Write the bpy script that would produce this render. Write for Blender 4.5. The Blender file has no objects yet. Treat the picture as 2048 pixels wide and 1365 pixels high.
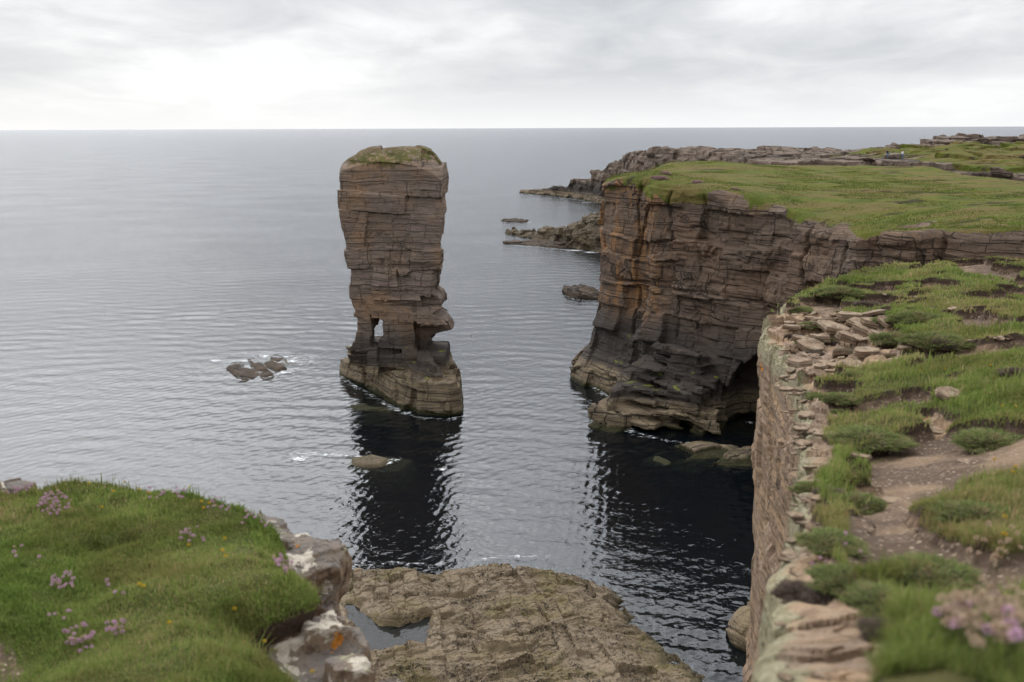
import bpy, math, time
import numpy as np
from mathutils import Matrix, Vector
R = math.radians
T0 = time.time()
rng = np.random.default_rng(7)
C = bpy.context.scene.collection
scene = bpy.context.scene

# ------------------------------------------------------------------ camera
CAMZ = 38.0; PITCH = R(12.1); ROLL = R(0.2); FL = 35.0
Mcam = Matrix.Translation((0, 0, CAMZ)) @ Matrix.Rotation(R(90)-PITCH, 4, 'X') @ Matrix.Rotation(-ROLL, 4, 'Z')
cd = bpy.data.cameras.new('camera'); cam = bpy.data.objects.new('camera', cd); C.objects.link(cam)
cam.matrix_world = Mcam
cd.lens = FL; cd.sensor_width = 36; cd.clip_start = 0.1; cd.clip_end = 200000
cd.dof.use_dof = True; cd.dof.focus_distance = 110; cd.dof.aperture_fstop = 2.4
scene.camera = cam
# ------------------------------------------------------------------ light
scene.view_settings.view_transform = 'Standard'; scene.view_settings.look = 'None'
scene.view_settings.exposure = 0.0; scene.view_settings.gamma = 1.0
SUN_DIR = Vector((-0.46, 0.66, 0.59)).normalized()
sl = bpy.data.lights.new('sun', 'SUN'); sun = bpy.data.objects.new('sun', sl); C.objects.link(sun)
sl.energy = 0.9; sl.angle = R(60); sl.color = (1.0, 0.95, 0.88)
sun.rotation_euler = SUN_DIR.to_track_quat('Z', 'Y').to_euler()
scene.cycles.use_denoising = True
scene.cycles.max_bounces = 6; scene.cycles.transparent_max_bounces = 8
scene.cycles.caustics_reflective = False; scene.cycles.caustics_refractive = False

class NT:
    """tiny node-graph helper"""
    def __init__(s, tree): s.t = tree; tree.nodes.clear()
    def n(s, typ, out=0, ins=None, **kw):
        nd = s.t.nodes.new(typ)
        for k, v in kw.items(): setattr(nd, k, v)
        for k, v in (ins or {}).items():
            sock = nd.inputs[k]
            if isinstance(v, bpy.types.NodeSocket): s.t.links.new(v, sock)
            else: sock.default_value = v
        return nd.outputs[out]
    def m(s, op, a, b=0.0, c=0.0, clamp=False):
        return s.n('ShaderNodeMath', 0, {0: a, 1: b, 2: c}, operation=op, use_clamp=clamp)
    def vm(s, op, a, b=(0, 0, 0)): return s.n('ShaderNodeVectorMath', 0, {0: a, 1: b}, operation=op)
    def pos(s): return s.n('ShaderNodeNewGeometry', 0)
    def sep(s, v):
        nd = s.t.nodes.new('ShaderNodeSeparateXYZ'); s.t.links.new(v, nd.inputs[0]); return nd.outputs
    def comb(s, x, y, z): return s.n('ShaderNodeCombineXYZ', 0, {0: x, 1: y, 2: z})
    def noise(s, v, scale=1.0, detail=4, rough=.55, dist=0.0, out=0):
        return s.n('ShaderNodeTexNoise', out, {'Vector': v, 'Scale': scale, 'Detail': detail, 'Roughness': rough, 'Distortion': dist})
    def sc(s, v, x, y, z): return s.vm('MULTIPLY', v, (x, y, z))
    def step(s, f, a, b):   # smoothstep a..b
        return s.n('ShaderNodeMapRange', 0, {0: f, 1: a, 2: b, 3: 0.0, 4: 1.0}, interpolation_type='SMOOTHSTEP')
    def mix(s, f, a, b):
        nd = s.t.nodes.new('ShaderNodeMix'); nd.data_type = 'RGBA'
        for i, v in ((0, f), (6, a), (7, b)):
            if isinstance(v, bpy.types.NodeSocket): s.t.links.new(v, nd.inputs[i])
            else: nd.inputs[i].default_value = (v if i == 0 else (*v, 1) if len(v) == 3 else v)
        return nd.outputs[2]
    def ramp(s, f, stops):
        nd = s.t.nodes.new('ShaderNodeValToRGB'); s.t.links.new(f, nd.inputs[0]); e = nd.color_ramp.elements
        while len(e) < len(stops): e.new(0.5)
        for el, (p, c) in zip(e, stops): el.position = p; el.color = (*c, 1)
        return nd.outputs[0]
    def attr(s, name, out=2): return s.n('ShaderNodeAttribute', out, attribute_name=name)
    def bump(s, h, dist=1.0, strength=1.0, normal=None):
        ins = {'Height': h, 'Distance': dist, 'Strength': strength}
        if normal is not None: ins['Normal'] = normal
        return s.n('ShaderNodeBump', 0, ins)
    def bsdf(s, col, rough=0.9, normal=None, spec=0.3, **kw):
        ins = {'Base Color': col, 'Roughness': rough, 'Specular IOR Level': spec}
        if not isinstance(col, bpy.types.NodeSocket): ins['Base Color'] = (*col, 1)
        if normal is not None: ins['Normal'] = normal
        ins.update(kw)
        return s.n('ShaderNodeBsdfPrincipled', 0, ins)
    def out(s, surf, vol=None):
        o = s.t.nodes.new('ShaderNodeOutputMaterial'); s.t.links.new(surf, o.inputs[0])
        if vol is not None: s.t.links.new(vol, o.inputs[1])
def joints(g, u, v, zz, t, wd, lw, skip, seed):
    # distance to the nearest bedding parting / vertical joint of a coursed rock -> 0 in the crack, 1 on the block
    zt = g.m('ADD', g.m('DIVIDE', zz, t), seed*3.17); iz = g.m('FLOOR', zt); fz = g.m('FRACT', zt)
    rnd = g.n('ShaderNodeTexWhiteNoise', 0, {'W': g.m('ADD', iz, seed)}, noise_dimensions='1D')
    ez = g.m('MULTIPLY', g.m('MINIMUM', fz, g.m('SUBTRACT', 1.0, fz)), t)
    hz_ = g.n('ShaderNodeTexWhiteNoise', 0, {'Vector': g.comb(g.m('FLOOR', g.m('DIVIDE', u, wd*1.7)), g.m('FLOOR', g.m('ADD', zt, .5)), seed)}, noise_dimensions='3D')
    d = g.m('ADD', ez, g.m('MULTIPLY', g.m('LESS_THAN', hz_, skip*.75), 9.0))
    for k_, a in ((1, u), (2, v)):
        at = g.m('ADD', g.m('DIVIDE', a, wd), g.m('MULTIPLY', rnd, 17.0*k_)); fa = g.m('FRACT', at)
        ea = g.m('MULTIPLY', g.m('MINIMUM', fa, g.m('SUBTRACT', 1.0, fa)), wd)
        hs = g.n('ShaderNodeTexWhiteNoise', 0, {'Vector': g.comb(g.m('FLOOR', g.m('ADD', at, .5)), iz, seed+k_)}, noise_dimensions='3D')
        d = g.m('MINIMUM', d, g.m('ADD', ea, g.m('MULTIPLY', g.m('LESS_THAN', hs, skip), 9.0)))
    return g.step(d, lw*.25, lw)
def mat(name):
    m = bpy.data.materials.new(name); m.use_nodes = True; return m, NT(m.node_tree)

# world: overcast sky, bright at the horizon, grey cloud sheets overhead
w = bpy.data.worlds.new('World'); scene.world = w; w.use_nodes = True
g = NT(w.node_tree)
sky = g.n('ShaderNodeTexSky', sky_type='NISHITA', sun_disc=False, sun_elevation=math.asin(SUN_DIR.z),
          sun_rotation=math.atan2(SUN_DIR.x, SUN_DIR.y), altitude=30.0)
tc = g.n('ShaderNodeTexCoord', 0)
X, Y, Z = g.sep(tc)
zc = g.m('MAXIMUM', Z, 0.0)
den = g.m('ADD', zc, 0.16)
pl = g.comb(g.m('DIVIDE', X, den), g.m('DIVIDE', Y, den), 0.0)
pl = g.vm('ADD', pl, (3.7, 1.9, 0))
n1 = g.noise(g.sc(pl, .60, .48, 1), 1.0, 8, .50, .3)
n2 = g.noise(g.sc(pl, 1.5, 1.1, 1), 1.7, 6, .55, .5)
cl = g.m('ADD', g.m('MULTIPLY', n1, .75), g.m('MULTIPLY', n2, .25))
ccol = g.ramp(cl, [(.39, (.66, .685, .73)), (.46, (.79, .81, .84)), (.52, (.90, .915, .935)), (.59, (1.10, 1.11, 1.12))])
hz = g.step(zc, -0.02, 0.085)
ccol = g.mix(hz, (1.12, 1.13, 1.14), ccol)
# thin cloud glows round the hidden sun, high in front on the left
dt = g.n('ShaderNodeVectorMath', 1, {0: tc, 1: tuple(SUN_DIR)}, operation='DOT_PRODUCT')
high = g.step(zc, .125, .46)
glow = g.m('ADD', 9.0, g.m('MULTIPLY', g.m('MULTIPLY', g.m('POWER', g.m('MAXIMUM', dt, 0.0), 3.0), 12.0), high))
glow = g.m('MULTIPLY', glow, g.m('ADD', 1.0, g.m('SUBTRACT', g.m('MULTIPLY', high, 1.05), g.m('MULTIPLY', g.step(zc, .42, .75), .35))))   # cloud above the view brightened to light land and water, easing off overhead
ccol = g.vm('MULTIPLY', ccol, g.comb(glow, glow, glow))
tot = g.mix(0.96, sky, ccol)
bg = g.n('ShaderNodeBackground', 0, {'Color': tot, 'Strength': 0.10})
o = g.t.nodes.new('ShaderNodeOutputWorld'); g.t.links.new(bg, o.inputs[0])

# ------------------------------------------------------------------ projecting helpers (pixels of the 2048 photograph -> metres)
M3 = np.array(Mcam.to_3x3()); FPX = 2048*FL/36
def ray(u, v):
    d = np.array([(u-1024)/FPX, -(v-682.5)/FPX, -1.0]); return M3 @ d
def P(u, v, y):
    d = ray(u, v); t = y/d[1]; return np.array([d[0]*t, y, CAMZ+d[2]*t])
def PZ(u, v, z):
    d = ray(u, v); t = (z-CAMZ)/d[2]; return np.array([d[0]*t, d[1]*t, z])

# ------------------------------------------------------------------ numpy noise
_T = rng.random((32, 32, 32)).astype(np.float32)
_Tf = _T.ravel()
def vn(x, y, z):
    xi = np.floor(x); yi = np.floor(y); zi = np.floor(z)
    fx = (x-xi).astype(np.float32); fy = (y-yi).astype(np.float32); fz = (z-zi).astype(np.float32)
    xi = xi.astype(np.int64); yi = yi.astype(np.int64); zi = zi.astype(np.int64)
    fx = fx*fx*(3-2*fx); fy = fy*fy*(3-2*fy); fz = fz*fz*(3-2*fz)
    x0 = (xi & 31) << 10; x1 = ((xi+1) & 31) << 10; y0 = (yi & 31) << 5; y1 = ((yi+1) & 31) << 5; z0 = zi & 31; z1 = (zi+1) & 31
    def L(a, b, t): return a+(b-a)*t
    a = L(L(_Tf[x0+y0+z0], _Tf[x0+y0+z1], fz), L(_Tf[x0+y1+z0], _Tf[x0+y1+z1], fz), fy)
    b = L(L(_Tf[x1+y0+z0], _Tf[x1+y0+z1], fz), L(_Tf[x1+y1+z0], _Tf[x1+y1+z1], fz), fy)
    return L(a, b, fx)*2-1
def fbm(x, y, z, o=4, g_=.5):
    s = 0; a = 1; t = 0
    for i in range(o):
        s = s+a*vn(x+i*7.3, y+i*3.1, z+i*5.7); t += a; a *= g_; x = x*2.03; y = y*2.03; z = z*2.03
    return s/t
def hsh(a, b, c, k):
    h = (a.astype(np.int64)*73856093) ^ (b.astype(np.int64)*19349663) ^ (c.astype(np.int64)*83492791) ^ (k*2654435761)
    h &= 0xffffffff; h = (h*2246822519) & 0xffffffff; h ^= h >> 15; h = (h*3266489917) & 0xffffffff; h ^= h >> 13
    return (h & 0xffffff).astype(np.float32)/0xffffff
def sstep(a, b, x):
    t = np.clip((x-a)/(b-a), 0, 1); return t*t*(3-2*t)

def beds(lo, hi, tmin, tmax, seed):
    r = np.random.default_rng(seed); b = [lo]
    while b[-1] < hi: b.append(b[-1]+r.uniform(tmin, tmax))
    return np.array(b)
def blocky(x, y, z, bd, wmin, wmax, ang, k, tilt=0.0):
    """random offset per block of a jointed, bedded rock"""
    b = np.searchsorted(bd, z); zero = np.zeros_like(b)
    wb = wmin+(wmax-wmin)*hsh(b, zero, zero, k+1)
    ca, sa = math.cos(ang), math.sin(ang)
    u = (x*ca+y*sa)/wb+hsh(b, zero, zero, k+2)*9; v = (-x*sa+y*ca)/wb+hsh(b, zero, zero, k+3)*9
    iu = np.floor(u); iv = np.floor(v)
    h = hsh(b, iu, iv, k+4)*2-1
    if tilt:
        h = h+tilt*((u-iu-.5)*(hsh(b, iu, iv, k+5)*2-1)+(v-iv-.5)*(hsh(b, iu, iv, k+6)*2-1)
                    + (z-bd[np.minimum(b, len(bd)-1)]+1)*.4*(hsh(b, iu, iv, k+7)-.5))
    return h

# ------------------------------------------------------------------ meshes from arrays
def mesh_np(name, V, Q, smooth=False, attrs=None):
    me = bpy.data.meshes.new(name); n = Q.shape[1]
    me.vertices.add(len(V)); me.vertices.foreach_set('co', np.ascontiguousarray(V, np.float32).ravel())
    me.loops.add(Q.size); me.loops.foreach_set('vertex_index', np.ascontiguousarray(Q, np.int32).ravel())
    me.polygons.add(len(Q)); me.polygons.foreach_set('loop_start', np.arange(0, Q.size, n, dtype=np.int32))
    me.update(calc_edges=True)
    me.polygons.foreach_set('use_smooth', np.full(len(Q), smooth))
    for k, a in (attrs or {}).items():
        at = me.attributes.new(k, 'FLOAT', 'POINT'); at.data.foreach_set('value', np.ascontiguousarray(a, np.float32).ravel())
    me.validate()
    return me
def obj(name, me, m, parent=None, loc=None):
    o = bpy.data.objects.new(name, me); C.objects.link(o)
    if m is not None and not me.materials: me.materials.append(m)
    if parent is not None: o.parent = parent
    if loc is not None: o.location = loc
    return o
def tag(o, label=None, cat=None, group=None, kind=None):
    if label: o['label'] = label
    if cat: o['category'] = cat
    if group: o['group'] = group
    if kind: o['kind'] = kind
    return o
def empty(name, loc=(0, 0, 0)):
    o = bpy.data.objects.new(name, None); C.objects.link(o); o.location = loc; o.empty_display_size = .1; return o

def surface_nets(F, org, h):
    """F: 3-D field, negative inside -> vertices, quads"""
    nx, ny, nz = F.shape; S = F < 0
    key = []; pts = []; quads = []
    st = (ny*nz, nz, 1)
    Ff = F.ravel()
    for ax in range(3):
        sl0 = [slice(None)]*3; sl1 = [slice(None)]*3; sl0[ax] = slice(0, -1); sl1[ax] = slice(1, None)
        cr = S[tuple(sl0)] != S[tuple(sl1)]
        o1, o2 = [a for a in range(3) if a != ax]
        # interior only
        lim = [slice(None)]*3; lim[o1] = slice(1, F.shape[o1]-1); lim[o2] = slice(1, F.shape[o2]-1)
        m_ = np.zeros_like(cr); m_[tuple(lim)] = True; cr &= m_
        I = np.stack(np.nonzero(cr), 1)
        lin = I @ np.array(st)
        f0 = Ff[lin]; f1 = Ff[lin+st[ax]]
        t = f0/(f0-f1)
        p = I.astype(np.float32); p[:, ax] += t
        ids = []
        for d1, d2 in ((-1, -1), (0, -1), (0, 0), (-1, 0)):
            ids.append(lin+d1*st[o1]+d2*st[o2])
        ids = np.stack(ids, 1)
        inside0 = f0 < 0
        flip = inside0 if ax != 1 else ~inside0
        q = np.where(flip[:, None], ids, ids[:, ::-1])
        quads.append(q)
        for k_ in range(4): key.append(ids[:, k_]); pts.append(p)
    key = np.concatenate(key); pts = np.concatenate(pts); quads = np.concatenate(quads)
    uq, inv = np.unique(key, return_inverse=True)
    cnt = np.bincount(inv)
    V = np.stack([np.bincount(inv, weights=pts[:, a])/cnt for a in range(3)], 1)
    Q = np.searchsorted(uq, quads)
    return V*h+np.asarray(org), Q

def grid(b, h):
    xs = np.arange(b[0], b[1], h, dtype=np.float32); ys = np.arange(b[2], b[3], h, dtype=np.float32); zs = np.arange(b[4], b[5], h, dtype=np.float32)
    return xs, ys, zs
def sdf_mesh(name, base, b, h, detail, band, turf=None):
    t = time.time()
    xs, ys, zs = grid(b, h)
    F = base(xs, ys, zs).astype(np.float32)
    I = np.nonzero(np.abs(F) < band)
    x = xs[I[0]]; y = ys[I[1]]; z = zs[I[2]]
    f0 = F[I]; gr = []
    for ax in range(3):
        a_ = list(I); b_ = list(I); a_[ax] = np.minimum(I[ax]+1, F.shape[ax]-1); b_[ax] = np.maximum(I[ax]-1, 0)
        gr.append(F[tuple(a_)]-F[tuple(b_)])
    gl_ = np.sqrt(gr[0]**2+gr[1]**2+gr[2]**2)+1e-5
    F[I] -= detail(x-f0*gr[0]/gl_, y-f0*gr[1]/gl_, z-f0*gr[2]/gl_)
    V, Q = surface_nets(F, (b[0], b[2], b[4]), h)
    at = {'turf': turf(V[:, 0], V[:, 1], V[:, 2])} if turf else {'turf': np.zeros(len(V))}
    me = mesh_np(name, V, Q, False, at)
    print(f'[{name}] band {len(x)} verts {len(V)} {time.time()-t:.1f}s')
    return me
def poly_sd(px, py, X, Y):
    """signed distance (positive inside) from a polygon, on arrays X, Y"""
    d = np.full(X.shape, 1e9); ins = np.zeros(X.shape, bool); n = len(px)
    for i in range(n):
        ax, ay, bx, by = px[i], py[i], px[(i+1) % n], py[(i+1) % n]
        ex, ey = bx-ax, by-ay; wx = X-ax; wy = Y-ay
        t = np.clip((wx*ex+wy*ey)/(ex*ex+ey*ey+1e-12), 0, 1)
        d = np.minimum(d, (wx-ex*t)**2+(wy-ey*t)**2)
        c = ((ay > Y) != (by > Y)) & (X < (bx-ax)*(Y-ay)/((by-ay) if by != ay else 1e-9)+ax)
        ins ^= c
    d = np.sqrt(d); return np.where(ins, d, -d)
def box3(X, Y, Z, c, s, r=0.0, ang=0.0):
    x = X-c[0]; y = Y-c[1]; z = Z-c[2]
    if ang: ca, sa = math.cos(ang), math.sin(ang); x, y = x*ca+y*sa, -x*sa+y*ca
    return np.maximum(np.maximum(np.abs(x)-s[0], np.abs(y)-s[1]), np.abs(z)-s[2])
def ell(X, Y, Z, c, s):
    k = np.sqrt(((X-c[0])/s[0])**2+((Y-c[1])/s[1])**2+((Z-c[2])/s[2])**2)
    return (k-1)*min(s)
def G3(xs, ys, zs): return xs[:, None, None], ys[None, :, None], zs[None, None, :]
# ------------------------------------------------------------------ rock materials
def rock_mat(name, c_base, c_alt, c_warm, warm=.5, zones=True, strata=5.0, bumpk=1.0, speck=0.0, turfcol=None, lichen=0.0,
             dip=(0, 0), orange=None, scale=1.0, dark=.5, ang=-.1, jt=1.0, zl=3.4, zb=0.0):
    m, g = mat(name)
    p = g.pos(); X, Y, Z = g.sep(p)
    zz = g.m('ADD', Z, g.m('ADD', g.m('MULTIPLY', X, dip[0]), g.m('MULTIPLY', Y, dip[1])))
    zz = g.m('ADD', zz, g.m('MULTIPLY', g.noise(p, .12*scale, 2), 1.2/scale))
    q = g.comb(X, Y, zz)
    band = g.noise(g.sc(q, .06*scale, .06*scale, strata*.22), 1.0, 6, .65)
    fine = g.noise(g.sc(q, .35*scale, .35*scale, strata), 1.0, 5, .62)
    big = g.noise(p, .16*scale, 4, .6)
    mid = g.noise(p, 1.1*scale, 5, .65)
    c = g.mix(g.m('MULTIPLY', g.step(band, .38, .66), .7), c_base, c_alt)
    c = g.mix(g.m('MULTIPLY', g.step(big, .42, .66), warm), c, c_warm)
    c = g.mix(g.m('MULTIPLY', g.step(mid, .50, .72), dark), c, tuple(k*.42 for k in c_base))
    # pale weathered flecks
    c = g.mix(g.m('MULTIPLY', g.step(g.noise(p, 2.3*scale, 6, .7), .56, .70), .35), c, tuple(min(1, k*1.9) for k in c_alt))
    if orange:
        ox = g.step(X, orange[1], orange[0])
        on = g.step(g.noise(g.sc(p, .45, .45, .16), 1.0, 5, .65), .44, .60)
        oz = g.step(Z, 7, 15)
        c = g.mix(g.m('MULTIPLY', g.m('MULTIPLY', ox, on), g.m('MULTIPLY', oz, .9)), c, (.25, .130, .055))
    # rust drips and lichen staining, thin vertical
    st = g.noise(g.sc(p, 1.6*scale, 1.6*scale, .12*scale), 1.0, 3, .6)
    c = g.mix(g.m('MULTIPLY', g.step(st, .60, .74), .35), c, tuple(k*.5 for k in c_base))
    # cracks : coursed joints at three sizes, gently warped
    wn = g.noise(p, .35*scale, 3, .6, 0, 1)
    Xw, Yw, Zw = g.sep(g.vm('MULTIPLY', g.vm('SUBTRACT', wn, (.5, .5, .5)), (1.5/scale, 1.5/scale, .7/scale)))
    ca, sa = math.cos(ang), math.sin(ang)
    X2 = g.m('ADD', X, Xw); Y2 = g.m('ADD', Y, Yw); z2 = g.m('ADD', zz, Zw)
    uu = g.m('ADD', g.m('MULTIPLY', X2, ca), g.m('MULTIPLY', Y2, sa)); vv = g.m('SUBTRACT', g.m('MULTIPLY', Y2, ca), g.m('MULTIPLY', X2, sa))
    k1 = joints(g, uu, vv, z2, 2.9/scale, 4.6/scale, .10/scale, .52, 1.0)
    k2 = joints(g, uu, vv, z2, .95/scale, 2.3/scale, .075/scale, .66, 2.0)
    k3 = joints(g, uu, vv, g.m('ADD', z2, g.m('MULTIPLY', Xw, .3)), .33/scale, 1.2/scale, .045/scale, .74, 3.0)
    kk = g.m('MULTIPLY', k1, g.m('MULTIPLY', g.m('ADD', .25, g.m('MULTIPLY', k2, .75)), g.m('ADD', .62, g.m('MULTIPLY', k3, .38))))
    if jt < 1: kk = g.m('ADD', 1-jt, g.m('MULTIPLY', kk, jt))
    c = g.mix(kk, tuple(k*.36 for k in c_base), c)
    if zones:
        n = g.m('ADD', Z, g.m('MULTIPLY', g.m('SUBTRACT', g.noise(p, .45, 4, .6), .5), 5.0))
        # black lichen belt above the splash line, pale barnacles below, weed at the waterline
        f = g.m('MULTIPLY', g.step(n, 11.5+zb, 7.0+zb), .86)
        c = g.mix(f, c, (.040, .034, .030))
        b_ = g.step(g.m('ADD', Z, g.m('MULTIPLY', g.m('SUBTRACT', g.noise(p, .6, 4, .6), .5), 1.8)), zl+.5, zl-.5)
        bc = g.mix(g.step(fine, .4, .62), (.19, .145, .092), (.115, .088, .06))
        bc = g.mix(g.m('SUBTRACT', 1.0, kk), bc, (.03, .025, .02))
        c = g.mix(b_, c, bc)
        al = g.m('MULTIPLY', g.step(g.noise(p, .5, 3), .60, .68), g.m('MULTIPLY', g.step(Z, 10, 6), g.step(Z, 3.6, 4.6)))
        up = g.sep(g.n('ShaderNodeNewGeometry', 1))[2]
        c = g.mix(g.m('MULTIPLY', al, g.step(up, .55, .85)), c, (.17, .19, .02))
        w_ = g.step(g.m('ADD', Z, g.m('MULTIPLY', g.m('SUBTRACT', g.noise(p, .8, 3), .5), .9)), .85, .30)
        c = g.mix(w_, c, (.028, .026, .010))
    if speck:
        sp = g.step(g.noise(p, 4.6, 6, .75), .50, .56)
        sm = g.step(g.noise(p, .40, 5, .65), .40, .58)
        c = g.mix(g.m('MULTIPLY', g.step(g.noise(p, .22, 5, .65), .52, .60), .65), c, (.105, .085, .030))
        c = g.mix(g.m('MULTIPLY', g.m('MULTIPLY', sp, sm), speck), c, (.030, .024, .019))
        c = g.mix(g.m('MULTIPLY', g.step(g.noise(p, 11, 4, .7), .58, .66), .5), c, (.42, .34, .25))
        c = g.mix(g.m('MULTIPLY', g.step(Z, .55, .1), .8), c, (.045, .036, .018))
    if lichen:
        l1 = g.step(g.noise(p, 3.0*scale, 6, .7), .50, .58)
        c = g.mix(g.m('MULTIPLY', l1, lichen), c, (.36, .36, .22))
        l2 = g.step(g.noise(p, 4.0*scale, 3, .5), .70, .74)
        c = g.mix(g.m('MULTIPLY', l2, lichen), c, (.55, .22, .03))
    hgt = g.m('ADD', g.m('MULTIPLY', fine, .12/scale), g.m('ADD', g.m('MULTIPLY', kk, .22/scale), g.m('MULTIPLY', g.noise(p, 3.5*scale, 5, .65), .07/scale)))
    hgt = g.m('ADD', hgt, g.m('MULTIPLY', band, .20/scale))
    nr = g.bump(hgt, bumpk)
    rough = .88
    surf = g.bsdf(c, rough, nr, .2)
    if turfcol:
        tn = g.noise(p, .9*scale, 5, .65)
        gn = g.noise(g.sc(p, .05, .22, .2), 1.0, 4, .55)
        gc = g.mix(g.step(g.noise(p, .30, 5, .6), .38, .62), turfcol[0], turfcol[1])
        gc = g.mix(g.m('MULTIPLY', g.step(gn, .44, .60), .85), gc, turfcol[2])
        gc = g.mix(g.m('MULTIPLY', g.step(g.noise(g.sc(p, .10, .30, .3), 1.0, 5, .65), .585, .63), .8), gc, (.045, .032, .024))
        gc = g.mix(g.m('MULTIPLY', g.step(tn, .56, .72), .6), gc, tuple(k*.5 for k in turfcol[0]))
        gc = g.mix(g.m('MULTIPLY', g.step(g.noise(p, 4.5, 3, .6), .64, .70), .28), gc, (.30, .27, .16))
        f = g.attr('turf')
        f = g.step(g.m('ADD', f, g.m('MULTIPLY', g.m('SUBTRACT', g.noise(p, 1.6*scale, 5, .7), .5), 1.1)), .42, .55)
        gnr = g.bump(g.m('ADD', g.m('MULTIPLY', g.noise(p, 2.5*scale, 6, .75), .45/scale), g.m('MULTIPLY', tn, .5/scale)), .8)
        gs = g.bsdf(gc, .95, gnr, .1)
        surf = g.n('ShaderNodeMixShader', 0, {0: f, 1: surf, 2: gs})
    g.out(surf)
    return m
TURF = ((.085, .105, .020), (.125, .130, .025), (.155, .115, .045))
M_stack = rock_mat('stack_rock', (.160, .122, .098), (.215, .165, .132), (.27, .165, .095), .80, zl=4.6, jt=.62,
                   turfcol=((.085, .085, .030), (.13, .115, .04), (.15, .105, .06)))
M_head = rock_mat('cliff_rock', (.104, .075, .056), (.150, .108, .080), (.170, .100, .060), .5, zb=2.4, jt=.9, orange=(18.5, 22.5), turfcol=TURF, ang=-1.056)
M_far = rock_mat('far_rock', (.125, .095, .075), (.175, .130, .100), (.17, .115, .08), .4, turfcol=TURF, scale=.6)
M_ledge = rock_mat('ledge_rock', (.085, .066, .045), (.12, .092, .06), (.13, .095, .05), .5, zones=False, scale=1.0)
M_skerry = rock_mat('skerry_rock', (.045, .034, .025), (.080, .056, .038), (.08, .048, .028), .5, zones=False, scale=1.3)
M_shelf = rock_mat('shelf_rock', (.165, .125, .083), (.215, .165, .114), (.14, .105, .055), .7, zones=False, strata=4.0, speck=.95, scale=1.2, dark=.5, jt=.12)

# ------------------------------------------------------------------ sea
m_sea, g = mat('sea_water')
p = g.pos()
ca, sa = math.cos(R(9)), math.sin(R(9))
X, Y, Z = g.sep(p)
u = g.m('ADD', g.m('MULTIPLY', X, ca), g.m('MULTIPLY', Y, sa)); v = g.m('SUBTRACT', g.m('MULTIPLY', Y, ca), g.m('MULTIPLY', X, sa))
q = g.comb(u, v, 0.0); far = g.attr('far')
w1 = g.noise(g.sc(q, .26, .38, 1), 1.0, 3, .6, .3)
w2 = g.noise(g.sc(q, .75, 1.15, 1), 1.0, 2, .5, .6)
w3 = g.noise(g.sc(q, 2.2, 3.0, 1), 1.0, 1, .5, .5)
gust = g.noise(g.sc(q, .020, .034, 1), 1.0, 5, .65)
gk = g.m('ADD', .45, g.m('MULTIPLY', gust, 1.1))
rg = g.m('SUBTRACT', 1.0, g.m('ABSOLUTE', g.m('SUBTRACT', g.m('MULTIPLY', w2, 2.0), 1.0)))
lng = g.m('ADD', g.m('MULTIPLY', w1, .16), g.m('MULTIPLY', gk, g.m('MULTIPLY', rg, .060)))
hh = g.m('ADD', g.m('MULTIPLY', lng, far), g.m('MULTIPLY', gk, g.m('MULTIPLY', w3, g.m('SUBTRACT', .026, g.m('MULTIPLY', far, .014)))))
nr = g.bump(hh, 1.0)
fr = g.n('ShaderNodeFresnel', 0, {'IOR': 1.34, 'Normal': nr}); fr = g.m('DIVIDE', fr, g.m('ADD', 1.0, g.m('MULTIPLY', fr, .45)))
gt = g.m('SUBTRACT', 1.0, g.m('MULTIPLY', far, .20))   # crests hide part of the sky from each other at grazing view
gl = g.n('ShaderNodeBsdfGlossy', 0, {'Color': g.vm('MULTIPLY', g.comb(gt, gt, gt), (.93, .955, 1.0)), 'Roughness': g.m('ADD', .03, g.m('MULTIPLY', far, g.m('ADD', .07, g.m('MULTIPLY', gust, .12)))), 'Normal': nr})
tr = g.n('ShaderNodeBsdfTransparent', 0, {'Color': (.93, .97, .96, 1)})
body = g.n('ShaderNodeBsdfDiffuse', 0, {'Color': (.006, .009, .012, 1)})
inner = g.n('ShaderNodeMixShader', 0, {0: .6, 1: body, 2: tr})
surf = g.n('ShaderNodeMixShader', 0, {0: fr, 1: inner, 2: gl})
vol = g.n('ShaderNodeVolumeAbsorption', 0, {'Color': (.30, .55, .50, 1), 'Density': 0.55})
g.out(surf, vol)
# real waves near the shore : a fan-shaped sheet, fine where the sea is close
rd = np.concatenate([26*(420/26)**np.linspace(0, 1, 1150), 420*(70000/420)**np.linspace(.004, 1, 90)])
an = np.concatenate([np.radians(np.linspace(-140, -37, 24))[:-1], np.radians(np.linspace(-37, 37, 900)), np.radians(np.linspace(37, 140, 24))[1:]])
Xs = rd[:, None]*np.sin(an)[None, :]; Ys = rd[:, None]*np.cos(an)[None, :]
amp = (sstep(400, 230, rd)*1.0)[:, None]*(sstep(math.radians(37), math.radians(35), np.abs(an)))[None, :]
gu = (.62+.55*fbm(Xs*.018, Ys*.035, Xs*0, 3))
Zs = np.zeros_like(Xs); Xd = np.zeros_like(Xs); Yd = np.zeros_like(Xs); rw = np.random.default_rng(77)
nn = 54
for i in range(nn):
    lam_ = .60*(8/.60)**(rw.random()); kk_ = 2*np.pi/lam_; th_ = math.radians(-99)+rw.normal(0, .55 if lam_ > 3 else .95); sl_ = .18*math.sqrt(2.0/nn)*(1.45 if lam_ < 2.0 else .45)
    A_ = sl_/kk_; ph = kk_*(Xs*math.cos(th_)+Ys*math.sin(th_))+rw.uniform(0, 6.28)
    fade = np.clip(1.8-(rd*rd*2.6e-5)[:, None]*2.4/lam_, 0, 1)
    Zs += A_*np.sin(ph)*fade; cph = np.cos(ph)*A_*.8*fade; Xd += cph*math.cos(th_); Yd += cph*math.sin(th_)
Zs *= amp*gu; Xs = Xs+Xd*amp*gu; Ys = Ys+Yd*amp*gu
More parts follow.
